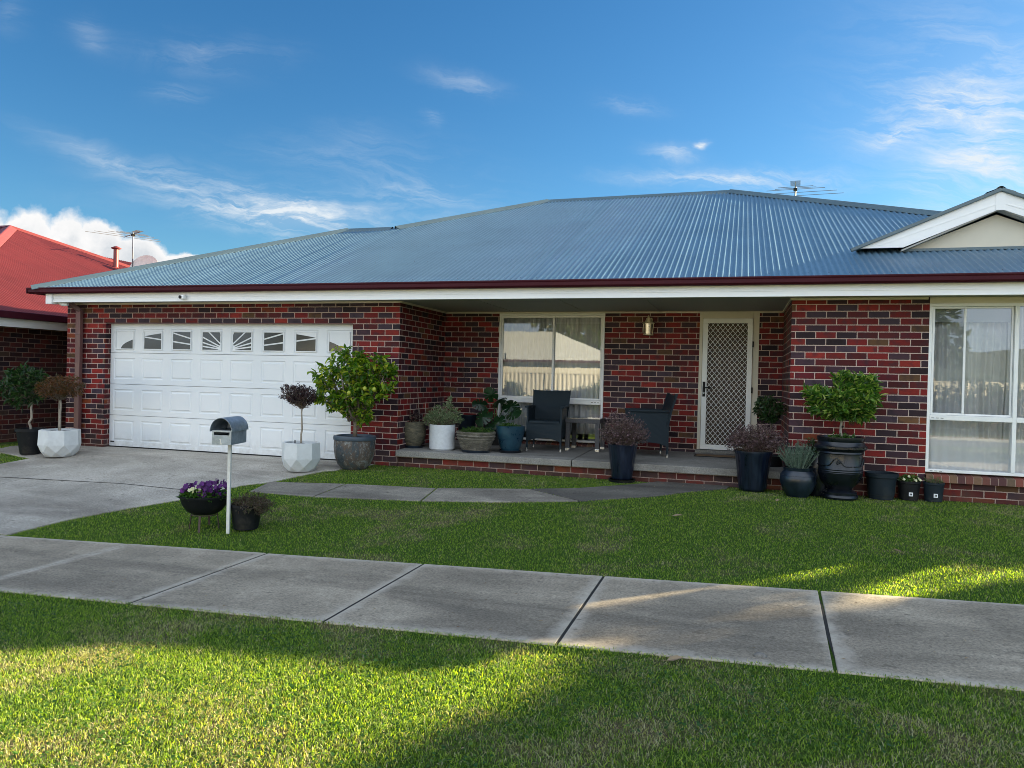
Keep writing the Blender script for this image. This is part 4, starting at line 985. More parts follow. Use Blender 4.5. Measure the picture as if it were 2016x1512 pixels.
for i, (c_, rr_, n_) in enumerate(blobs):
    lv, wd = crown((c_[0]*k, c_[1]*k, c_[2]*k), (rr_*k*1.05, rr_*k*1.1, rr_*k*.9), int(n_*.9), 7, .095, .052, 30+i, hub=(c_[0]*.4*k, 0, c_[2]*.72*k), droop=.45, inner=.3, tl=.12, twr=.0025); merge(lvA, lv); merge(wdA, wd)
leafy(t_, (lvA, wdA), 'lemon_leaf')
for (a, b_, yy) in ((738-700, 860-762, -.25), (708-700, 860-771, -.30), (760-700, 860-763, -.28)):
    m = MB(); q = 4*k; m.lathe([(.001, -1.2*q), (.5*q, -.9*q), (.95*q, -.4*q), (q, 0), (.9*q, .5*q), (.5*q, .95*q), (.001, 1.2*q)], (a*k, yy, b_*k+60*k), 12); m.build('lemon', M['lemon'], t_, smooth=True)
# ------------------------------------------------------------------ letterbox
P = G(449, 1049); k = pxm(P); t_ = tag(empty('letterbox', P, R(17)), 'galvanised round topped letterbox on a white post beside the pansy bowl', 'letterbox')
hb = 178*k
m = MB(); m.box(-.016, .016, -.016, .016, -.15, hb); m.build('post', M['post_white'], t_, bevel=.003)
# box turned so that its open end looks left of the camera
bx = empty('box'); bx.parent = t_; bx.location = (-.005, .0, hb-.01); bx.rotation_euler = (0, 0, R(27-17-14))
W2, LB, HB, AR = .100, .180, .142, .114
m = MB(); th = .003
m.box(-W2, -W2+th, -LB, LB, 0, HB); m.box(W2-th, W2, -LB, LB, 0, HB); m.box(-W2, W2, -LB, LB, -.003, 0.); m.box(-W2+th, W2-th, LB-th, LB, 0, HB+.03)
m.box(-W2+th, W2-th, -LB, -LB+th, 0, HB-.048); m.box(-W2+th, W2-th, -LB, -LB+th, HB-.018, HB); m.box(-W2+th, -W2+.02, -LB, -LB+th, HB-.048, HB-.018); m.box(W2-.02, W2-th, -LB, -LB+th, HB-.048, HB-.018)
m.box(-W2+th, W2-th, -LB+.005, LB-th, HB-.006, HB-.002)
m.build('body', M['zinc'], bx)
m = MB(); arc = [(AR*math.cos(math.pi*i/20), HB-.012+AR*1.22*math.sin(math.pi*i/20)) for i in range(21)]; arc2 = [((AR-.004)*math.cos(math.pi*i/20), HB-.012+(AR*1.22-.004)*math.sin(math.pi*i/20)) for i in range(21)]
pr = arc+arc2[::-1]
for i in range(20):
    m.prism([arc[i], arc[i+1], arc2[i+1], arc2[i]], 'y', -LB-.024, LB+.015)
m.build('lid', M['zinc'], bx, smooth=True, angle=40)
m = MB(); m.box(-W2+th, W2-th, LB-.02, LB-.017, HB, HB+.08); m.prism([((AR-.005)*math.cos(math.pi*i/12), HB-.012+(AR*1.22-.005)*math.sin(math.pi*i/12)) for i in range(13)], 'y', LB-.004, LB); m.build('back_plate', M['zinc'], bx)
# house number, a tall thin 1 over a worn smaller mark
m = MB(); m.bar((-.012, -LB-.002, .048), (-.008, -LB-.002, .005), .003, .006); m.bar((-.022, -LB-.002, .054), (-.004, -LB-.002, .052), .003, .006); m.bar((-.006, -LB-.002, .051), (-.006, -LB-.002, .024), .003, .005)
m.bar((-.004, -LB-.002, .022), (-.012, -LB-.002, .008), .003, .004); m.bar((-.014, -LB-.002, .006), (.008, -LB-.002, .004), .003, .005); m.bar((-.002, -LB-.002, .02), (.006, -LB-.002, .006), .003, .004); m.build('house_number', M['post_white'], bx)
# ------------------------------------------------------------------ pansy bowl on its stand
P = G(402, 1043); P = back(P, .05); P[2] = H(P[0], P[1]); k = pxm(P); t_ = potted('pansy_bowl', 'black bowl of purple pansies on a low metal stand left of the letterbox', P)
m = MB(); m.lathe(wall_prof([(22*k, 29*k), (32*k, 35*k), (41*k, 47*k), (45*k, 60*k), (47.5*k, 63*k), (47.5*k, 66*k)], .02, .03), n=48); m.build('bowl', M['black'], t_, smooth=True, angle=40)
m = MB(); N = 24; m.tube([(24*k*math.cos(2*math.pi*i/N), 24*k*math.sin(2*math.pi*i/N), 28*k) for i in range(N+1)], .006, 5); m.build('stand_ring', M['rust'], t_)
for a in (200, 290, 20, 110): m = MB(); m.bar((25*k*math.cos(R(a)), 25*k*math.sin(R(a)), 29*k), (29*k*math.cos(R(a)), 29*k*math.sin(R(a)), -.02), .022, .006); m.build('leg', M['rust'], t_)
soil(t_, 42*k, 60*k)
lv = MB(); r_ = random.Random(21)
for _ in range(520):
    a = r_.uniform(0, 6.28); q = r_.random()**.6*44*k; z = 60*k+r_.uniform(0, 24*k)*(1.15-q/(50*k)); leaf(lv, (q*math.cos(a), q*math.sin(a), z), (math.cos(a)+r_.gauss(0, .5), math.sin(a)+r_.gauss(0, .5), r_.uniform(-.3, .9)), (0, 0, 1), r_.uniform(.035, .06), .028)
lv.build('leaves', M['sage_leaf'] if False else M['herb_leaf'], t_)
def flower(mb, p, nrm, s):
    nrm = Vector(nrm).normalized(); a = nrm.cross(Vector((0, 0, 1))).normalized(); b = nrm.cross(a)
    for j in range(5):
        t = j*2*math.pi/5+.3; d = a*math.cos(t)+b*math.sin(t); leaf(mb, Vector(p), d+nrm*.15, nrm, s, s*.95, .05, .15)
clus = [(-26, 84, 8), (-33, 76, 5), (-14, 80, 6), (8, 86, 8), (16, 92, 9), (22, 82, 8), (6, 75, 8), (20, 72, 6), (32, 78, 6), (38, 84, 6), (28, 90, 5), (36, 68, 4)]
fm = MB()
for (cx_, cz_, n_) in clus:
    for _ in range(int(n_*1.0)):
        flower(fm, (cx_*k+r_.gauss(0, .014), r_.uniform(-.16, .12), cz_*k+r_.gauss(0, .014)), (r_.gauss(-.1, .5), -1+r_.gauss(0, .3), r_.gauss(.3, .3)), r_.uniform(.024, .036))
tag(fm.build('flowers', M['petal'], t_), kind='stuff')
fm = MB()
for _ in range(9): flower(fm, (-3*k+r_.gauss(0, .016), r_.uniform(-.2, -.05), 79*k+r_.gauss(0, .012)), (r_.gauss(0, .5), -1, .4), .022)
tag(fm.build('pale_flowers', M['pale_petal'], t_), kind='stuff')
# black nursery pot with brown shrub, right of the letterbox
P = back(G(484, 1046), .12); P[2] = H(P[0], P[1]); k = pxm(P); t_ = potted('potted_shrub', 'black nursery pot of straggly brown leaved shrub right of the letterbox', P)
m = MB(); m.lathe(wall_prof([(23*k, 0), (25*k, 12*k), (25.5*k, 12.5*k), (29*k, 44*k), (30.5*k, 44*k), (30.5*k, 49*k)], .006), n=36); m.build('pot', M['black'], t_, smooth=True, angle=35); soil(t_, 27*k, 44*k)
m = MB(); m.box(-.118, -.098, -.155, -.152, .12, .165); o = m.build('plant_tag', M['label_white'], t_); 
leafy(t_, crown((16*k, -2*k, 50*k), (52*k, 36*k, 24*k), 420, 7, .034, .009, 23, hub=(0, 0, 42*k), inner=.15, droop=.1, tl=.10, twr=.0018, flat=.7), 'brown_leaf')
# ------------------------------------------------------------------ porch pots
def onporch(x, y):
    d = ray(x, y); a = (np.array([0, -.055, PF])-Cc)@np.array([0, -(PB-PF)/(WY+.055), 1])/(d@np.array([0, -(PB-PF)/(WY+.055), 1])); return Cc+d*a
def lathe_pot(name, prof, mat, parent, n=44, **kw):
    m = MB(); m.lathe(wall_prof(prof, kw.get('th', .018)), n=n, sx=kw.get('sx', 1), sy=kw.get('sy', 1), flute=kw.get('flute')); return m.build(name, M[mat], parent, smooth=True, angle=kw.get('ang', 40))
P = back(onporch(814, 883), .17); k = pxm(P); t_ = potted('potted_cane_plant', 'round mossy clay pot with bare stakes on the left end of the porch', P)
lathe_pot('pot', [(15*k, 4*k), (21*k, 14*k), (24*k, 26*k), (24*k, 38*k), (22*k, 48*k), (22*k, 51*k)], 'mossy', t_)
m = MB(); m.lathe([(.001, 0), (19*k, 0), (21*k, 5*k), (19*k, 5*k)], n=36); m.build('saucer', M['ink_glaze'], t_, smooth=True, angle=40); soil(t_, 20*k, 48*k)
for (a, b_, c_) in ((-8, -10, 95), (12, 6, 118), (22, 24, 90)): m = MB(); m.tube([(a*k, 0, 46*k), (b_*k, 0, c_*k)], .0035, 5); m.build('stake', M['pale_bark'], t_)
leafy(t_, crown((0, 0, 62*k), (18*k, 16*k, 16*k), 26, 3, .07, .02, 41, hub=(0, 0, 48*k)), 'plum_leaf')
P = back(onporch(870, 888), .20); k = pxm(P); t_ = potted('potted_sage_shrub', 'white cylinder pot with pale grey green bush on the porch', P)
lathe_pot('pot', [(22*k, 0), (25*k, 3*k), (25.3*k, 10*k), (25.3*k, 50*k)], 'white_pot', t_, th=.015); soil(t_, 24*k, 45*k)
lvA, wdA = MB(), MB()
for i, (c_, rr_, n_) in enumerate((((0, 0, 63), (40, 24, 15), 150), ((-12, 0, 75), (14, 12, 14), 30), ((14, 0, 86), (12, 12, 20), 34), ((24, 0, 70), (16, 12, 16), 30), ((-26, -6, 60), (16, 12, 10), 26))):
    lv, wd = crown(tuple(q*k for q in c_), tuple(q*k for q in rr_), n_, 8, .045, .018, 50+i, hub=(0, 0, 45*k), inner=.3, up=.5, tl=.08); merge(lvA, lv); merge(wdA, wd)
leafy(t_, (lvA, wdA), 'sage_leaf')
P = back(onporch(936, 893), .20); k = pxm(P); t_ = potted('potted_ground_cover', 'low oval carved stone bowl of green ground cover on the porch', P)
lathe_pot('bowl', [(27*k, 4*k), (30*k, 8*k), (35*k, 22*k), (38*k, 27*k), (37*k, 29*k), (40*k, 33*k), (38*k, 35*k), (40*k, 38*k), (40*k, 41*k)], 'stone', t_, n=56, sy=.75, flute=lambda kk, z: .014*math.sin(kk*2.2) if z > .2 else 0, ang=30)
m = MB(); m.lathe([(.001, 0), (28*k, 0), (30*k, 5*k), (27*k, 5*k)], n=36, sy=.78); m.build('saucer', M['ink_glaze'], t_); soil(t_, 36*k, 36*k, 1, .7)
leafy(t_, crown((0, 0, 40*k), (39*k, 27*k, 11*k), 420, 9, .018, .011, 61, hub=(0, 0, 34*k), inner=.1, flat=.2, tl=.04, twr=0), 'herb_leaf')
P = back(onporch(1004, 893), .18); k = pxm(P); t_ = potted('potted_ground_cover', 'teal blue glazed pot with low greenery beside the first wicker chair', P)
lathe_pot('pot', [(17*k, 4*k), (21*k, 12*k), (26*k, 30*k), (28*k, 44*k), (28.5*k, 51*k), (29*k, 53*k)], 'blue_glaze', t_)
m = MB(); m.lathe([(.001, 0), (22*k, 0), (24*k, 5*k), (20*k, 5*k)], n=36); m.build('saucer', M['black_glaze'], t_, smooth=True, angle=40); soil(t_, 26*k, 50*k)
leafy(t_, crown((0, 0, 51*k), (27*k, 26*k, 8*k), 190, 8, .02, .012, 62, hub=(0, 0, 48*k), inner=.1, flat=.2, tl=.04, twr=0), 'herb_leaf')
# monstera behind
P = back(onporch(973, 884), .62); k = pxm(P); t_ = potted('potted_monstera', 'dark monstera with big split leaves behind the stone bowl', P)
lathe_pot('pot', [(14*k, 0), (19*k, 20*k), (20*k, 32*k)], 'black', t_); soil(t_, 18*k, 29*k)
def monstera(mb, st, base, d, up, s):
    d = Vector(d).normalized(); n = Vector(up).normalized(); s_ = d.cross(n).normalized(); n = s_.cross(d)
    c = Vector(base)+d*s*.42; vs = [c+n*s*.06]; K = 64
    for i in range(K):
        a = 2*math.pi*i/K; q = .52*(1-.12*math.cos(a)) + .05*math.cos(2*a)
        q *= 1-(.55 if (i % 6 == 3 and 6 < i < 27) or (i % 6 == 1 and 38 < i < 58) else 0)
        if i in (31, 32, 33): q *= .55
        vs.append(c+(d*math.cos(a)+s_*math.sin(a)*.92)*s*q-n*s*.12*(q**2)*3)
    mb.add(vs, [(0, 1+i, 1+(i+1) % K) for i in range(K)])
    st.tube([(0, 0, 28*k), ((base[0])*.4, base[1]*.4, base[2]*.7), base, tuple(c-d*s*.1)], [.008, .006, .005, .003], 6, cap=False)
mo, stt = MB(), MB()
for (bx_, by_, bz_, d, up, s) in (((-14), -4, 66, (-.5, -.35, -.75), (-.1, -1, .35), .30), (6, 2, 84, (.1, -.35, .1), (0, -.8, .6), .32), (30, -8, 66, (.6, -.4, .0), (.1, -.9, .55), .30), (12, -12, 58, (.1, -.5, -.7), (0, -1, .2), .26), (-4, 4, 90, (-.2, -.3, .4), (0, -1, .4), .26), (22, 2, 84, (.7, -.3, -.4), (.3, -.9, .4), .30), (-22, 4, 78, (-.6, -.2, .1), (-.2, -.9, .5), .24), (2, -14, 44, (-.2, -.6, -.5), (0, -1, .4), .24)):
    monstera(mo, stt, (bx_*k, by_*k, bz_*k), d, up, s)
mo.build('leaves', M['monstera_leaf'], t_); stt.build('stems', M['herb_leaf'], t_, smooth=True)
# tall blue pots in the corner
P = back(onporch(880, 872), .85); k = pxm(P); t_ = potted('potted_fern', 'tall navy glazed pot topped with green in the dark porch corner', P)
lathe_pot('pot', [(16*k, 0), (20*k, 20*k), (24*k, 60*k), (23*k, 74*k), (25*k, 78*k), (25*k, 82*k)], 'navy_glaze', t_); soil(t_, 22*k, 78*k)
leafy(t_, crown((0, 0, 82*k), (28*k, 26*k, 8*k), 160, 8, .04, .008, 71, hub=(0, 0, 78*k), inner=.2, flat=.2, twr=0), 'dark_leaf')
P = back(onporch(920, 876), .80); k = pxm(P); t_ = potted('potted_bare_tree', 'leafless small maple in a dark blue pot under the porch window', P)
lathe_pot('pot', [(14*k, 0), (19*k, 20*k), (22*k, 44*k), (24*k, 48*k), (24*k, 52*k)], 'ink_glaze', t_); soil(t_, 21*k, 48*k)
tw = MB(); r_ = random.Random(77)
def branch(p, d, L, rad, depth):
    d = d.normalized(); q = p+d*L*.5+rv(r_, .012); e = p+d*L+rv(r_, .02); tw.tube([p, q, e], [rad, rad*.85, rad*.65], 5, cap=False)
    if depth <= 0: return
    for _ in range(2 if depth > 3 else r_.choice((2, 2, 3))):
        nd = d+rv(r_, .42)+Vector((0, 0, .12)); nd.y *= .8; branch(e, nd, L*r_.uniform(.62, .92), rad*.62, depth-1)
branch(Vector((-12*k, 0, 46*k)), Vector((.03, 0, 1)), .28, .010, 5); branch(Vector((-10*k, 0, 58*k)), Vector((.45, -.05, 1)), .26, .007, 4)
tw.build('trunk', M['rust'], t_)
# ------------------------------------------------------------------ wicker chairs and table
def chair(label, loc, rz):
    t = tag(empty('wicker_armchair', loc, rz), label, 'armchair', 'wicker armchairs on the porch'); w2, dp = .27, .29
    m = MB(); m.box(-w2+.03, w2-.03, -dp, dp-.04, .40, .46); m.build('seat', M['wicker'], t, bevel=.015)
    # apron with an arched lower edge (front)
    m = MB(); N = 14; prof = [(-w2, .43), (w2, .43)]+[(w2-2*w2*i/N, .13+.075*math.sin(math.pi*i/N)**.7 if 0 < i < N else .13) for i in range(N+1)]
    m.prism(prof, 'y', -dp, -dp+.022); m.build('apron', M['wicker'], t)
    for s in (-1, 1):
        m = MB(); prof = [(-dp+.002, .15), (-dp+.002, .655), (-dp+.03, .665), (dp-.02, .64), (dp-.02, .15), (dp-.15, .2), (0, .215), (-dp+.15, .2)]
        m.prism(prof, 'x', s*w2-.0125*(1+s)+.0*s, s*w2+.0125*(1-s)); m.build('side_panel', M['wicker'], t)
        m = MB(); m.box(s*w2-.03, s*w2+.03, -dp-.01, dp-.02, .655, .685); m.build('armrest', M['wicker'], t, bevel=.012)
        for yy in (-dp+.02, dp-.03):
            m = MB(); m.box(s*(w2-.012)-.014, s*(w2-.012)+.014, yy-.014, yy+.014, .03, .2); lg = m.build('leg', M['wicker'], t)
            m = MB(); m.tube([(s*(w2-.012), yy, 0), (s*(w2-.012), yy, .05)], .0155, 10); m.build('foot', M['chrome'], lg)
    # back, flaring a little and leaning, rolled top
    m = MB(); rows = 10
    for side in (0, 1):
        pass
    vs = []
    for j in range(rows+1):
        z = .40+.52*j/rows; wv = w2-.005+.035*(j/rows); y = dp-.06+.12*(j/rows)**1.4
        for i in range(9): x = -wv+2*wv*i/8; vs.append((x, y+.02*(1-(2*i/8-1)**2), z-(.012*(1-(2*i/8-1)**2) if j == rows else 0)))
    nf = len(vs); vs += [(x, y+.03, z) for x, y, z in vs]
    fs = []
    for j in range(rows):
        for i in range(8): a = j*9+i; fs += [(a, a+1, a+10, a+9), (nf+a+9, nf+a+10, nf+a+1, nf+a)]
    for i in range(8): a = rows*9+i; fs += [(a, a+1, nf+a+1, nf+a), (i+1, i, nf+i, nf+i+1)]
    for j in range(rows): a = j*9; fs += [(a+9, a, nf+a, nf+a+9), (a+8, a+17, nf+a+17, nf+a+8)]
    m.add(vs, fs); m.build('backrest', M['wicker'], t, bevel=.008)
    m = MB(); m.box(-w2+.01, w2-.01, dp-.04, dp-.015, .15, .41); m.build('back_panel', M['wicker'], t)
    return t
P = back(onporch(1076, 889), .27); chair('teal wicker armchair facing the street left of the table', P, R(4))
P = back(onporch(1272, 900), .27); chair('teal wicker armchair turned side on beside the front door', P, R(-74))
P = back(onporch(1152, 889), .27); t_ = tag(empty('wicker_table', P, R(0)), 'low dark wicker table with a glass top between the two armchairs', 'table')
tw2 = .27; th_ = .50
m = MB(); m.box(-tw2, tw2, -tw2, tw2, th_-.07, th_-.006); m.build('table_top', M['table_wicker'], t_, bevel=.006)
m = MB(); m.box(-tw2+.01, tw2-.01, -tw2+.01, tw2-.01, th_-.003, th_+.006); m.build('glass_top', M['glass'], t_)
for sx_ in (-1, 1):
    for sy_ in (-1, 1):
        m = MB(); m.box(sx_*(tw2-.04)-.032, sx_*(tw2-.04)+.032, sy_*(tw2-.04)-.032, sy_*(tw2-.04)+.032, .04, th_-.07); lg = m.build('leg', M['table_wicker'], t_, bevel=.004)
        m = MB(); m.box(sx_*(tw2-.04)-.034, sx_*(tw2-.04)+.034, sy_*(tw2-.04)-.034, sy_*(tw2-.04)+.034, 0, .042); m.build('foot', M['chrome'], lg, bevel=.004)
# door mat
mp = [onporch(x, y) for x, y in ((1352, 897), (1450, 893), (1452, 915), (1336, 906))]
m = MB(); m.box(-.62, .62, .0, .30, .0, .012); m.box(-.59, .59, .03, .27, .012, .016, mi=1)
yy = .98; t_ = m.build('door_mat', [M['black'], M['coir']], loc=(.02, yy+.2, PF+(PB-PF)*((yy+.2+.055)/(WY+.055))+.001)); tag(t_, 'brown coir doormat with black edge before the front door', 'doormat')
# ------------------------------------------------------------------ pots along the front
def ribs(kk, z): return .012*math.cos(kk*math.pi/2.) 
P = back(G(1224, 951), .17); k = pxm(P); t_ = potted('potted_loropetalum', 'tall ribbed navy pot of dark purple shrub in front of the porch step', P)
lathe_pot('pot', [(19*k, 5*k), (20*k, 8*k), (28*k, 68*k), (29.5*k, 73*k)], 'navy_glaze', t_, n=96, flute=ribs, ang=80); soil(t_, 27*k, 68*k)
m = MB(); m.lathe([(.001, 0), (25*k, 0), (27*k, 5*k), (23*k, 4*k)], n=36); m.build('saucer', M['black'], t_, smooth=True, angle=40)
leafy(t_, crown((3*k, 0, 98*k), (54*k, 40*k, 38*k), 640, 8, .024, .015, 81, hub=(0, 0, 72*k), inner=.2, tl=.11, twr=.0016, flat=.55, lumps=8), 'plum_leaf' if False else 'mauve_leaf')
M['mauve_dark'] = leafmat('mauve_dark', [(0, (.016, .008, .012)), (.6, (.05, .022, .028)), (1, (.11, .06, .06))], .15)
bpy.data.objects[t_.children[-1].name].data.materials[0] = M['mauve_dark']
P = back(G(1481, 969), .17); k = pxm(P); t_ = potted('potted_loropetalum', 'tall ribbed navy pot of mauve leaved shrub right of the path end', P)
lathe_pot('pot', [(24*k, 0), (26*k, 6*k), (34*k, 70*k), (36*k, 74*k), (36*k, 78*k)], 'navy_glaze', t_, n=96, flute=ribs, ang=80); soil(t_, 33*k, 72*k)
leafy(t_, crown((0, 0, 101*k), (64*k, 44*k, 34*k), 680, 8, .026, .016, 83, hub=(0, 0, 76*k), inner=.2, tl=.11, twr=.0016, flat=.5, lumps=7), 'mauve_leaf')
P = back(G(1514, 962), .50); k = pxm(P); t_ = potted('potted_standard_tree', 'small dark green standard in a black pot at the porch corner', P)
lathe_pot('pot', [(18*k, 0), (24*k, 50*k), (25*k, 56*k)], 'black', t_); soil(t_, 22*k, 52*k); tk, tp = standard(t_, 50*k, 122*k, .010, 1, None, seed=9, bark='bark')
leafy(t_, crown((-4*k, 0, 148*k), (34*k, 30*k, 28*k), 190, 8, .055, .026, 85, hub=tp, inner=.2, tl=.09), 'dark_leaf')
P = back(G(1570, 980), .15); k = pxm(P); t_ = potted('potted_lavender', 'squat dark blue glazed pot of silvery lavender between the ribbed pot and the urn', P)
lathe_pot('pot', [(20*k, 0), (28*k, 12*k), (34*k, 28*k), (33*k, 44*k), (27*k, 51*k), (29*k, 57*k)], 'ink_glaze', t_); soil(t_, 27*k, 54*k)
m = MB(); N = 44
for q in range(N): a = 2*math.pi*q/N; m.box(-.004, .004, -.004, .004, -.006, .006, Matrix.Translation((33.2*k*math.cos(a), 33.2*k*math.sin(a), 42*k)) @ Matrix.Rotation(a, 4, 'Z') @ Matrix.Rotation(R(45), 4, 'X'))
m.build('relief_band', M['ink_glaze'], t_, bevel=.001)
lv = MB(); st = MB(); r_ = random.Random(91)
for _ in range(130):
    a = r_.uniform(0, 6.28); q = r_.random()**.5; b0 = Vector((q*.10*math.cos(a), q*.10*math.sin(a), 54*k)); e = Vector((q*40*k*math.cos(a), q*32*k*math.sin(a), 54*k+(58-18*q)*k*r_.uniform(.65, 1.))); c_ = b0.lerp(e, .5)+Vector((0, 0, .0))
    st.tube([b0, c_, e], [.002, .0017, .0012], 4, cap=False)
    for j in range(26):
        t = r_.uniform(.15, 1.02); p = b0.lerp(e, t); ld = (e-b0).normalized()+rv(r_, .45); leaf(lv, p, ld, rv(r_), r_.uniform(.02, .036), .0045, .1, .1)
c_ = lv.build('foliage', M['lavender_leaf'], t_); st.build('stems', M['lavender_leaf'], c_)
# urn with laurel standard
P = back(G(1652, 985), .20); k = pxm(P); t_ = potted('potted_laurel_tree', 'large glossy black urn with a bright green clipped laurel standard by the brick wall', P)
m = MB(); m.lathe([(.001, 0), (33*k, 0), (34.5*k, 4*k), (33*k, 8*k), (31*k, 9*k), (31.5*k, 13*k), (28*k, 15*k), (22*k, 18*k), (26*k, 24*k), (36*k, 34*k), (41*k, 48*k), (42*k, 52*k), (41.3*k, 53*k), (42*k, 55*k), (41.3*k, 57*k), (42*k, 59*k), (41*k, 61*k), (41*k, 88*k), (42.5*k, 90*k), (41.5*k, 93*k), (43*k, 95*k), (48*k, 99*k), (48*k, 103*k), (44*k, 106*k), (42*k, 112*k), (44*k, 116*k), (44*k, 121*k), (39*k, 121*k), (37*k, 112*k)], n=64); m.build('urn', M['black_glaze'], t_, smooth=True, angle=35)
m = MB()
for q in range(4):
    a0 = R(-60+90*q)
    pts = []
    for i in range(17):
        u = i/16; a = a0+R(84)*u; z = (66+ (15*math.sin(math.pi*min(1, max(0, (u-.25)/.55)))**2) )*k; rr_ = 42.2*k; pts.append((rr_*math.cos(a), rr_*math.sin(a), z))
    m.tube(pts, .006, 6)
    am = a0+R(50)
    for j in range(26):
        aa = am+rnd.gauss(0, .06); zz = 78*k+rnd.gauss(0, .016)-.03; m.tube([(41.5*k*math.cos(aa), 41.5*k*math.sin(aa), zz), (43*k*math.cos(aa), 43*k*math.sin(aa), zz)], .006, 5)
m.build('relief_garland', M['black_glaze'], t_, smooth=True); soil(t_, 38*k, 116*k)
leafy(t_, crown((0, 0, 120*k), (30*k, 26*k, 9*k), 60, 7, .035, .02, 95, hub=(0, 0, 115*k), inner=.2, flat=.1, twr=0), 'herb_leaf', nm='underplanting')
tk, tp = standard(t_, 116*k, 172*k, .015, 1, None, seed=12)
m = MB(); m.tube([(.012, -.03, 140*k), (.018, 0, 141*k), (.012, .02, 140*k)], .012, 6); m.build('tie', M['black'], t_)
lvA, wdA = MB(), MB()
for i, (c_, rr_, n_) in enumerate((((-30, 0, 188), (40, 36, 30), 100), ((0, -8, 190), (36, 36, 32), 90), ((34, 0, 196), (38, 34, 36), 110), ((6, 0, 226), (28, 26, 32), 66), ((44, 0, 226), (26, 24, 24), 48), ((-44, 0, 200), (30, 24, 24), 44), ((30, 0, 168), (30, 26, 18), 40), ((-12, 0, 170), (30, 26, 18), 40))):
    lv, wd = crown(tuple(q*k for q in c_), tuple(q*k for q in rr_), n_, 8, .095, .034, 100+i, hub=(c_[0]*.35*k, 0, 172*k), inner=.3, up=.35, tl=.1); merge(lvA, lv); merge(wdA, wd)
leafy(t_, (lvA, wdA), 'laurel_leaf')
# dark glazed jar behind the urn
P = back(G(1602, 968), .34); P[1] = min(P[1], -.26); k = pxm(P); t_ = potted('potted_shrub', 'tall black jar with dark foliage tucked behind the lavender', P)
lathe_pot('pot', [(20*k, 0), (28*k, 30*k), (30*k, 66*k), (26*k, 78*k), (29*k, 84*k)], 'black_glaze', t_); soil(t_, 25*k, 80*k)
leafy(t_, crown((0, 0, 96*k), (30*k, 26*k, 20*k), 100, 8, .04, .018, 111, hub=(0, 0, 80*k), inner=.2), 'dark_leaf')
M['tub'] = simple('grey_plastic', (.010, .018, .026), .55, 0, .2, 8, .1, 0, .25, dirt=(.05, .05, .045))
P = back(G(1725, 977), .15); P[1] = min(P[1], -.21); k = pxm(P); t_ = tag(empty('empty_planter', P), 'empty blue grey plastic tub right of the urn', 'plant pot')
lathe_pot('pot', [(22*k, 0), (24*k, 10*k), (27*k, 42*k), (30*k, 43*k), (30.5*k, 51*k)], 'tub', t_, th=.012); soil(t_, 25*k, 8*k)
for lab, px_, py_, w_, col_ in (('small black nursery pot of cream flowered seedlings against the brick wall', 1782, 981, 20, True), ('small dark plastic nursery pot of ferny seedlings under the sill bricks', 1828, 983, 18, False)):
    P = back(G(px_, py_), .10); P[1] = min(P[1], -.15); k = pxm(P); t_ = potted('nursery_pot', lab, P, group='nursery pots under the window')
    lathe_pot('pot', [(w_*.85*k, 0), (w_*k, 32*k), (w_*1.07*k, 33*k), (w_*1.07*k, 37*k)], 'black' if col_ else 'tub', t_, th=.006, n=32); soil(t_, w_*.9*k, 31*k)
    leafy(t_, crown((0, 0, 41*k), (w_*1.15*k, w_*k, 10*k), 60, 7, .035 if col_ else .018, .018 if col_ else .006, 120+px_, hub=(0, 0, 32*k), inner=.2, flat=.3, tl=.05), 'herb_leaf')
    if col_:
        fm = MB()
        for _ in range(8): flower(fm, (rnd.uniform(-.11, .11), rnd.uniform(-.1, 0), 42*k+rnd.uniform(-.02, .03)), (rnd.gauss(0, .5), -1, .4), .018)
        tag(fm.build('flowers', M['pale_petal'], t_), kind='stuff')
    tg = MB(); tg.box(-.022, .022, -w_*k*.97-.006, -w_*k*.97-.004, .055, .10); tg.box(-.010, -.003, -w_*k*.97-.0085, -w_*k*.97-.0065, .068, .088, mi=1); tg.box(.0, .010, -w_*k*.97-.0085, -w_*k*.97-.0065, .068, .088, mi=1); tg.build('price_label', [M['label_white'], M['black']], t_)
# fallen leaves and a stone
def litter(x, y, s, rz, label, mat='dead_leaf'):
    P = G(x, y); m = MB(); 
    for sgn in (1, -1): 
        m.add([(0, 0, 0), (s*.3, sgn*s*.28, .008), (s*.7, sgn*s*.22, .012), (s, 0, .004)], [(0, 1, 2, 3)] if sgn > 0 else [(0, 3, 2, 1)])
    m.tube([(0, 0, 0), (-s*.3, 0, .004)], .001, 4); o = m.build('fallen_leaf', M[mat], loc=(P[0], P[1], P[2]+.016)); o.rotation_euler = (.1, -.1, rz); tag(o, label, 'leaf', 'fallen leaves on the grass')
litter(1322, 1019, .12, 0, 'curled brown fallen leaf in the middle of the lawn'); litter(1776, 1092, .10, 2.5, 'pale dry fallen leaf on the lawn near the footpath')
litter(1528, 990, .07, 1, 'yellow fallen leaf on the lawn below the pots'); litter(1312, 1308, .10, .4, 'tan fallen leaf on the verge beside the footpath')
P = G(1497, 1298); m = MB(); m.lathe([(.001, .022), (.02, .018), (.032, .006), (.03, -.01)], (0, 0, 0), 9, 1.2, .8); o = m.build('stone', M['slab'], loc=tuple(P+np.array([0, .03, .0])), smooth=True); tag(o, 'grey stone lying on the near edge of the footpath', 'stone')
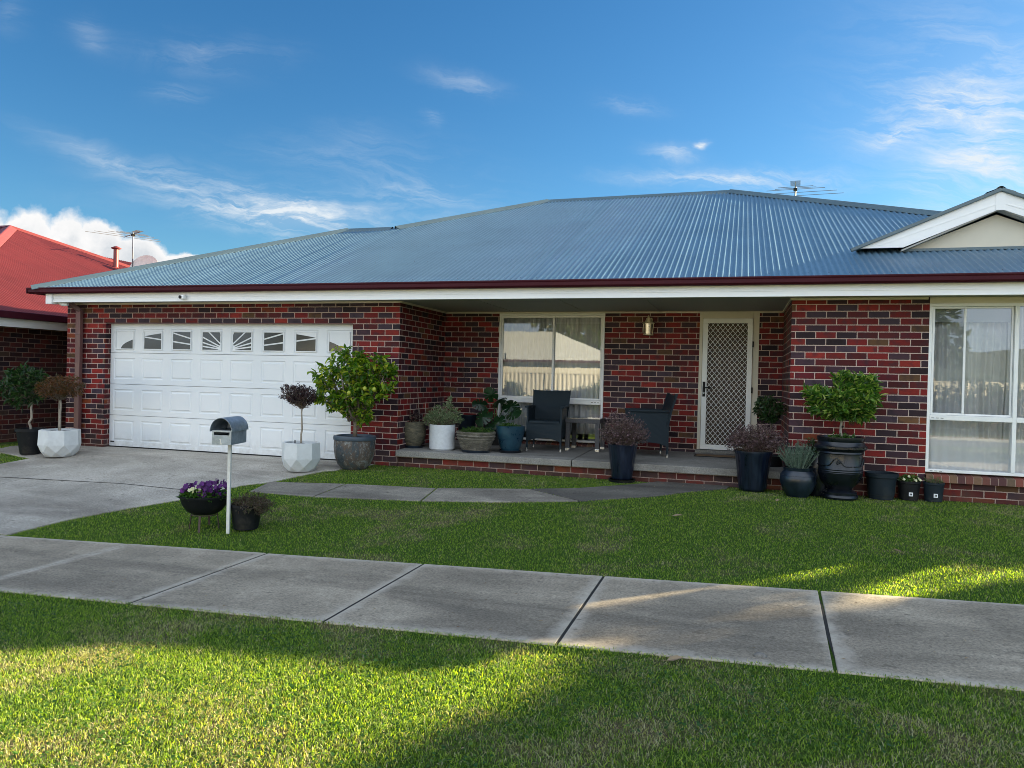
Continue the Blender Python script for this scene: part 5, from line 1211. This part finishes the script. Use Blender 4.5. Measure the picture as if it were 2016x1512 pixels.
# ------------------------------------------------------------------ street opposite (mirrored in the windows), trees that shade the ground
def tree(label, x, y, z, h, rad, twigs, seed, mat='gum_leaf', L=.22, W=.12, lpt=10, tr=.16, base=.35, cat='tree', group=None):
    r = random.Random(seed); t = tag(empty('tree', (x, y, z)), label, cat, group); m = MB(); m.tube([(0, 0, -.2), (.05, 0, h*.2), (-.05, .05, h*.45), (0, 0, h*.7)], [tr*1.3, tr, tr*.7, tr*.35], 10)
    lvA, wdA = MB(), MB()
    for i in range(9):
        a = r.uniform(0, 6.28); q = r.uniform(.2, .62)*rad; cz = h*(base+.12)+(h*(1-base)-rad*.4)*r.random(); c_ = (q*math.cos(a), q*math.sin(a), cz); br = rad*r.uniform(.42, .62)
        m.tube([(0, 0, h*.3+.1*i), (c_[0]*.5, c_[1]*.5, cz*.85), c_], [tr*.4, tr*.25, tr*.1], 6)
        lv, wd = crown(c_, (br, br, br*.8), twigs//9, lpt, L, W, seed*10+i, hub=(c_[0]*.5, c_[1]*.5, cz*.8), inner=.15, tl=.4, twr=.008); merge(lvA, lv); merge(wdA, wd)
    m.build('trunk', M['bark'], t, smooth=True); leafy(t, (lvA, wdA), mat); return t
SUN_AZ, SUN_EL = R(40), R(18)
def along(s_, n_): return (math.cos(SUN_AZ)*s_-math.sin(SUN_AZ)*n_, math.sin(SUN_AZ)*s_+math.cos(SUN_AZ)*n_)
tx, ty = along(15.5, -6.0)
tree('spreading evergreen tree in the yard right of the brick house', tx, ty, -.1, 9.0, 1.9, 2000, 5, L=.36, W=.22, base=.12, group='street trees')
tx, ty = along(17.5, -8.0)
tree('second evergreen tree further along the yard right of the brick house', tx, ty, -.1, 9.5, 2.6, 1500, 6, L=.38, W=.24, base=.12, group='street trees')
tx, ty = along(12., -3.35)
tree('low loose bush tree beside the right end of the brick house', tx, ty, -.1, 5.5, 1.25, 380, 7, L=.2, W=.1, base=.12, group='street trees', tr=.07)
fn = tag(empty('street_fence', (0, -25., -.36)), 'cream corrugated steel fence across the street', 'fence')
m = MB(); pts = []; x = -45.
while x < 30: pts += [(x, 0), (x+.05, .035), (x+.13, .035), (x+.18, 0)]; x += .24
vs = [(p[0], p[1], 0) for p in pts]+[(p[0], p[1], 1.95) for p in pts]; n = len(pts); m.add(vs, [(i, i+1, n+i+1, n+i) for i in range(n-1)]); m.build('fence_sheet', M['fence_cream'], fn)
m = MB(); m.box(-45, 30, -.03, .05, 1.95, 2.0); m.box(-45, 30, -.03, .05, 0, .06); m.build('fence_rail', M['fence_cream'], fn)
for i in range(20): m = MB(); m.box(-45+i*3.9, -44.93+i*3.9, .036, .07, 0, 2.02); m.build('fence_post', M['fence_cream'], fn)
oh = tag(empty('pale_roof_house', (0, 0, 0)), 'pale roofed house behind the cream fence across the street', 'house')
def refl(x, y, Yt, Yg=WY):
    d = ray(x, y); A = Cc+d*(Yg-Cc[1])/d[1]; d2 = d*np.array([1, -1, 1]); return A+d2*(Yt-Yg)/d2[1]
rp = refl(1093, 653, -37); q0 = refl(1146, 722, -32)
X0, Z0, ZE = float(rp[0]), float(rp[2]), 2.5
hw_ = (Z0-ZE)/.42
m = MB(); xa, xb, ya, yb_ = X0-16, X0+hw_, -37-hw_, -37+hw_
m.add([(xa, ya, ZE), (xb, ya, ZE), (xb, yb_, ZE), (xa, yb_, ZE), (X0, -37, Z0), (xa+hw_, -37, Z0)], [(3, 2, 4, 5), (2, 1, 4), (1, 0, 5, 4), (0, 3, 5)]); m.build('roof', M['pale_roof'], oh)
m = MB(); m.box(xa+.5, xb-.5, ya+.5, yb_-.5, -.5, ZE-.05); m.build('wall', M['render'], oh)
m = MB(); m.box(xa, xb, yb_, yb_+.1, ZE-.15, ZE+.0); m.box(xb, xb+.1, ya, yb_, ZE-.15, ZE); m.build('gutter', M['gutter'], oh)
M2 = MB(); M2.add([(xb+2, -41, 2.3), (xb+16, -41, 2.3), (xb+16, -33, 2.3), (xb+2, -33, 2.3), (xb+6, -37, 4.2), (xb+12, -37, 4.2)], [(3, 2, 5, 4), (2, 1, 5), (1, 0, 4, 5), (0, 3, 4)]); t2 = tag(empty('low_house'), 'second pale house beyond the fence across the street', 'house'); M2.build('roof', M['pale_roof'], t2)
m = MB(); m.box(xb+2.5, xb+15.5, -40.5, -33.5, -.5, 2.25); m.build('wall', M['render'], t2)
for i, (xx, yy, hh, rr) in enumerate(((-5, -44, 9, 3.4), (-13, -47, 10, 4), (3, -45, 8, 3.2), (-22, -44, 9, 3.6), (12, -44, 9, 3.5), (-34, -42, 9, 4))):
    tree(['tall grey green tree behind the pale roofed house', 'broad tree behind the fence to the left', 'rounded tree behind the second pale house', 'tree at the far end of the fence', 'tree beyond the low house', 'farthest tree along the street'][i], xx, yy, -.4, hh, rr, 420, 30+i, L=.5, W=.3, lpt=7, base=.2, group='street trees')
for i, (px_, hh, rr) in enumerate(((1150, 1.5, 1.3), (1180, 1.7, 1.2), (1010, 1.6, .9), (1960, 2.1, 1.5), (1860, 2.3, 1.5), (1910, 2.2, 1.3), (2030, 2.4, 1.6))):
    q = refl(px_, 770, -23.6); t = tag(empty('hedge_bush', (float(q[0]), -23.6, -.36)), ['rounded bush in front of the cream fence', 'taller bush beside the first fence bush', 'lone small bush before the fence', 'bush near the end of the cream fence', 'dense tall bush third from the end of the fence', 'dense bush second from the end of the fence', 'tallest bush of the row along the fence'][i], 'bush')
    lv, wd = crown((0, 0, hh*.5), (rr, rr*.6, hh*.5), 260, 8, .14, .07, 60+i, hub=(0, 0, .1), inner=.1, tl=.2, twr=.004); leafy(t, (lv, wd), 'dark_leaf')

hm = MB(); hx_ = [-700+25*i for i in range(57)]
def hh_(x): return 20+9*math.sin(x*.009+.8)+5*math.sin(x*.023+2)+3*mnoise.noise(Vector((x*.03, 2, 0)))
rows_ = [(-260, -2, 0), (-310, 0, .35), (-380, 0, .8), (-450, 0, 1.), (-560, 0, .8), (-700, -3, 0)]
hm.add([(x, y, -2+hh_(x)*f_*(1+.12*mnoise.noise(Vector((x*.05, y*.05, 0))))) for (y, z, f_) in rows_ for x in hx_], [(j*57+i, j*57+i+1, (j+1)*57+i+1, (j+1)*57+i) for j in range(5) for i in range(56)])
M['hill'] = simple('wooded_hill', (.035, .055, .035), .95, 0, .5, .06, .2)
tag(hm.build('hills', M['hill'], smooth=True), kind='structure')
# ------------------------------------------------------------------ light and sky
sd_ = bpy.data.lights.new('sun', 'SUN'); sd_.energy = 5.0; sd_.angle = R(.55); sd_.color = (1, .83, .52)
so_ = bpy.data.objects.new('sun', sd_); col.objects.link(so_)
sv = Vector((math.cos(SUN_EL)*math.cos(SUN_AZ), math.cos(SUN_EL)*math.sin(SUN_AZ), math.sin(SUN_EL)))
so_.rotation_euler = sv.to_track_quat('Z', 'Y').to_euler()
world = bpy.data.worlds.new('World'); scn.world = world; world.use_nodes = True
class WT(NT):
    def __init__(s, tree): s.t = tree; s.t.nodes.clear(); s.out = s.n('ShaderNodeOutputWorld')
t = WT(world.node_tree)
sky = t.n('ShaderNodeTexSky', sky_type='NISHITA'); sky.sun_disc = False; sky.sun_elevation = SUN_EL; sky.sun_rotation = R(90)-SUN_AZ
sky.altitude = 200; sky.air_density = 1.0; sky.dust_density = .6; sky.ozone_density = 2.2
D = t.n('ShaderNodeTexCoord').outputs['Generated']
hs = t.n('ShaderNodeHueSaturation'); hs.inputs['Saturation'].default_value = 1.28; hs.inputs['Value'].default_value = 1.; t.l(sky.outputs[0], hs.inputs['Color'])
base = t.mix(1., hs.outputs[0], (.355, .485, .53), 'MULTIPLY')
def vdot(v, c):
    nd = t.n('ShaderNodeVectorMath', operation='DOT_PRODUCT'); t.l(v, nd.inputs[0]); nd.inputs[1].default_value = [float(a) for a in c]; return nd.outputs['Value']
def warp(v, scale, amt, detail=3):
    nz = t.noise(scale, detail, .6, vec=v, out='Color'); a = t.n('ShaderNodeVectorMath', operation='SUBTRACT'); t.l(nz, a.inputs[0]); a.inputs[1].default_value = (.5, .5, .5)
    b = t.n('ShaderNodeVectorMath', operation='SCALE'); t.l(a.outputs[0], b.inputs[0]); b.inputs['Scale'].default_value = amt
    c = t.n('ShaderNodeVectorMath', operation='ADD'); t.l(v, c.inputs[0]); t.l(b.outputs[0], c.inputs[1]); return c.outputs[0]
Dw = warp(D, 5, .10); Dw2 = warp(D, 14, .035, 4)
def blob(v, x0, y0, x1, y1, wid, pw=1.):
    """soft elongated patch of sky between two directions, wid = half width in radians"""
    a, b = ray(x0, y0), ray(x1, y1); c = a+b; c /= np.linalg.norm(c); e = b-a; L = np.linalg.norm(e)/2; e = e/np.linalg.norm(e); n = np.cross(c, e); n /= np.linalg.norm(n)
    u = t.math('DIVIDE', vdot(v, e), L*1.15); u = t.math('SUBTRACT', u, float(c@e)/(L*1.15)); w_ = t.math('DIVIDE', vdot(v, n), wid); 
    r2 = t.math('ADD', t.math('MULTIPLY', u, u), t.math('MULTIPLY', w_, w_)); front = t.math('GREATER_THAN', vdot(v, c), 0.)
    return t.math('MULTIPLY', t.math('EXPONENT', t.math('MULTIPLY', r2, -1.3)), front)
# fibrous cirrus: noise stretched along the wind direction
c0 = ray(1008, 300); e0_ = ray(1508, 400)-ray(508, 250); e0_ /= np.linalg.norm(e0_); n0 = np.cross(c0, e0_); n0 /= np.linalg.norm(n0)
cb = t.n('ShaderNodeCombineXYZ'); t.l(t.math('MULTIPLY', vdot(Dw2, e0_), 5.), cb.inputs[0]); t.l(t.math('MULTIPLY', vdot(Dw2, n0), 26.), cb.inputs[1]); t.l(t.math('MULTIPLY', vdot(Dw2, c0), 4.), cb.inputs[2])
fib = t.noise(1.6, 8, .66, vec=cb.outputs[0], dist=.9)
fine = t.noise(5., 6, .7, vec=cb.outputs[0], dist=.6)
fibre = t.math('MULTIPLY', t.mapr(fib, .42, .70), t.mapr(fine, .2, .75, .35, 1.1))
streaks = [(90, 270, 330, 360, .014, .38), (210, 330, 420, 375, .016, .25), (320, 402, 690, 450, .022, .95), (450, 392, 680, 440, .018, 1.0), (640, 395, 960, 400, .04, .35), (500, 300, 820, 310, .03, .16),
 (280, 85, 540, 110, .022, .20), (140, 40, 210, 75, .018, .20), (850, 145, 985, 175, .012, .34), (1265, 350, 1640, 362, .012, 1.0), (1275, 297, 1360, 310, .010, .7), (1365, 289, 1392, 287, .004, 1.0), (1190, 200, 1290, 220, .010, .30),
 (1720, 285, 1830, 245, .010, .9), (1700, 230, 1980, 240, .03, .45), (1850, 190, 2016, 215, .04, .6), (1890, 300, 2016, 370, .025, .8), (1780, 340, 1900, 380, .02, .35), (1700, 120, 2016, 260, .12, .22), (1880, 260, 2100, 420, .09, .55), (840, 225, 870, 240, .01, .3), (0, 5, 60, 15, .02, .15), (300, 190, 400, 185, .014, .14)]
acc = None
for (x0, y0, x1, y1, wd_, am) in streaks:
    b = t.math('MULTIPLY', blob(Dw if wd_ > .015 else Dw2, x0, y0, x1, y1, wd_), am); acc = b if acc is None else t.math('ADD', acc, b)
cir = t.math('MULTIPLY', acc, t.math('ADD', t.math('MULTIPLY', fibre, 1.25), .12), clamp=True)
# cirrus colour, and a bright cloud added behind the camera as fill
sp = t.n('ShaderNodeSeparateXYZ'); t.l(D, sp.inputs[0])
CW = (2.6, 2.8, 2.95); FILL_CLOUD = (4.9, 5.6, 6.5)
c1 = t.mix(t.math('MULTIPLY', cir, .95), base, CW)
# low cumulus bank on the left horizon
Dc = warp(warp(D, 11, .055, 6), 38, .020, 6)
pu = [(-100, 500, 30, 480, .056), (0, 470, 110, 486, .038), (80, 490, 200, 502, .036), (150, 498, 260, 510, .034), (230, 508, 330, 514, .026), (310, 508, 415, 516, .018), (-300, 430, -60, 450, .09)]
cu = None
for q in pu:
    b = blob(Dc, *q); cu = b if cu is None else t.math('MAXIMUM', cu, b)
cm_ = t.mapr(cu, .19, .42)
sh = t.noise(22, 6, .6, vec=warp(D, 6, .05)); 
lowf = t.mapr(cu, .3, .95)
ccol = t.mix(t.math('MULTIPLY', t.mapr(sh, .34, .66), lowf), (3.15, 3.12, 3.1), (1.75, 1.95, 2.15))
c2_ = t.mix(cm_, c1, ccol)
dk = t.mapr(vdot(warp(D, 2.2, .35, 4), (.10, -.88, .46)), .30, .62)  # unseen cloud bank behind the camera, added to brighten the shaded front
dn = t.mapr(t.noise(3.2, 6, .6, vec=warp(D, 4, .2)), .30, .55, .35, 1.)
c2_ = t.mix(t.math('MULTIPLY', dk, dn), c2_, FILL_CLOUD)
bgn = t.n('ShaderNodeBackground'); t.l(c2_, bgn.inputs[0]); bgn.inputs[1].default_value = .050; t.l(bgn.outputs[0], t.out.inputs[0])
scn.view_settings.view_transform = 'Standard'; scn.view_settings.look = 'None'; scn.view_settings.gamma = 1; scn.view_settings.exposure = 2.68
scn.cycles.max_bounces = 6; scn.cycles.transparent_max_bounces = 12; scn.cycles.use_denoising = True; scn.cycles.filter_width = .9
try: scn.cycles.denoising_prefilter = 'ACCURATE'
except Exception: pass
try: scn.cycles.caustics_reflective = False; scn.cycles.caustics_refractive = False
except Exception: pass
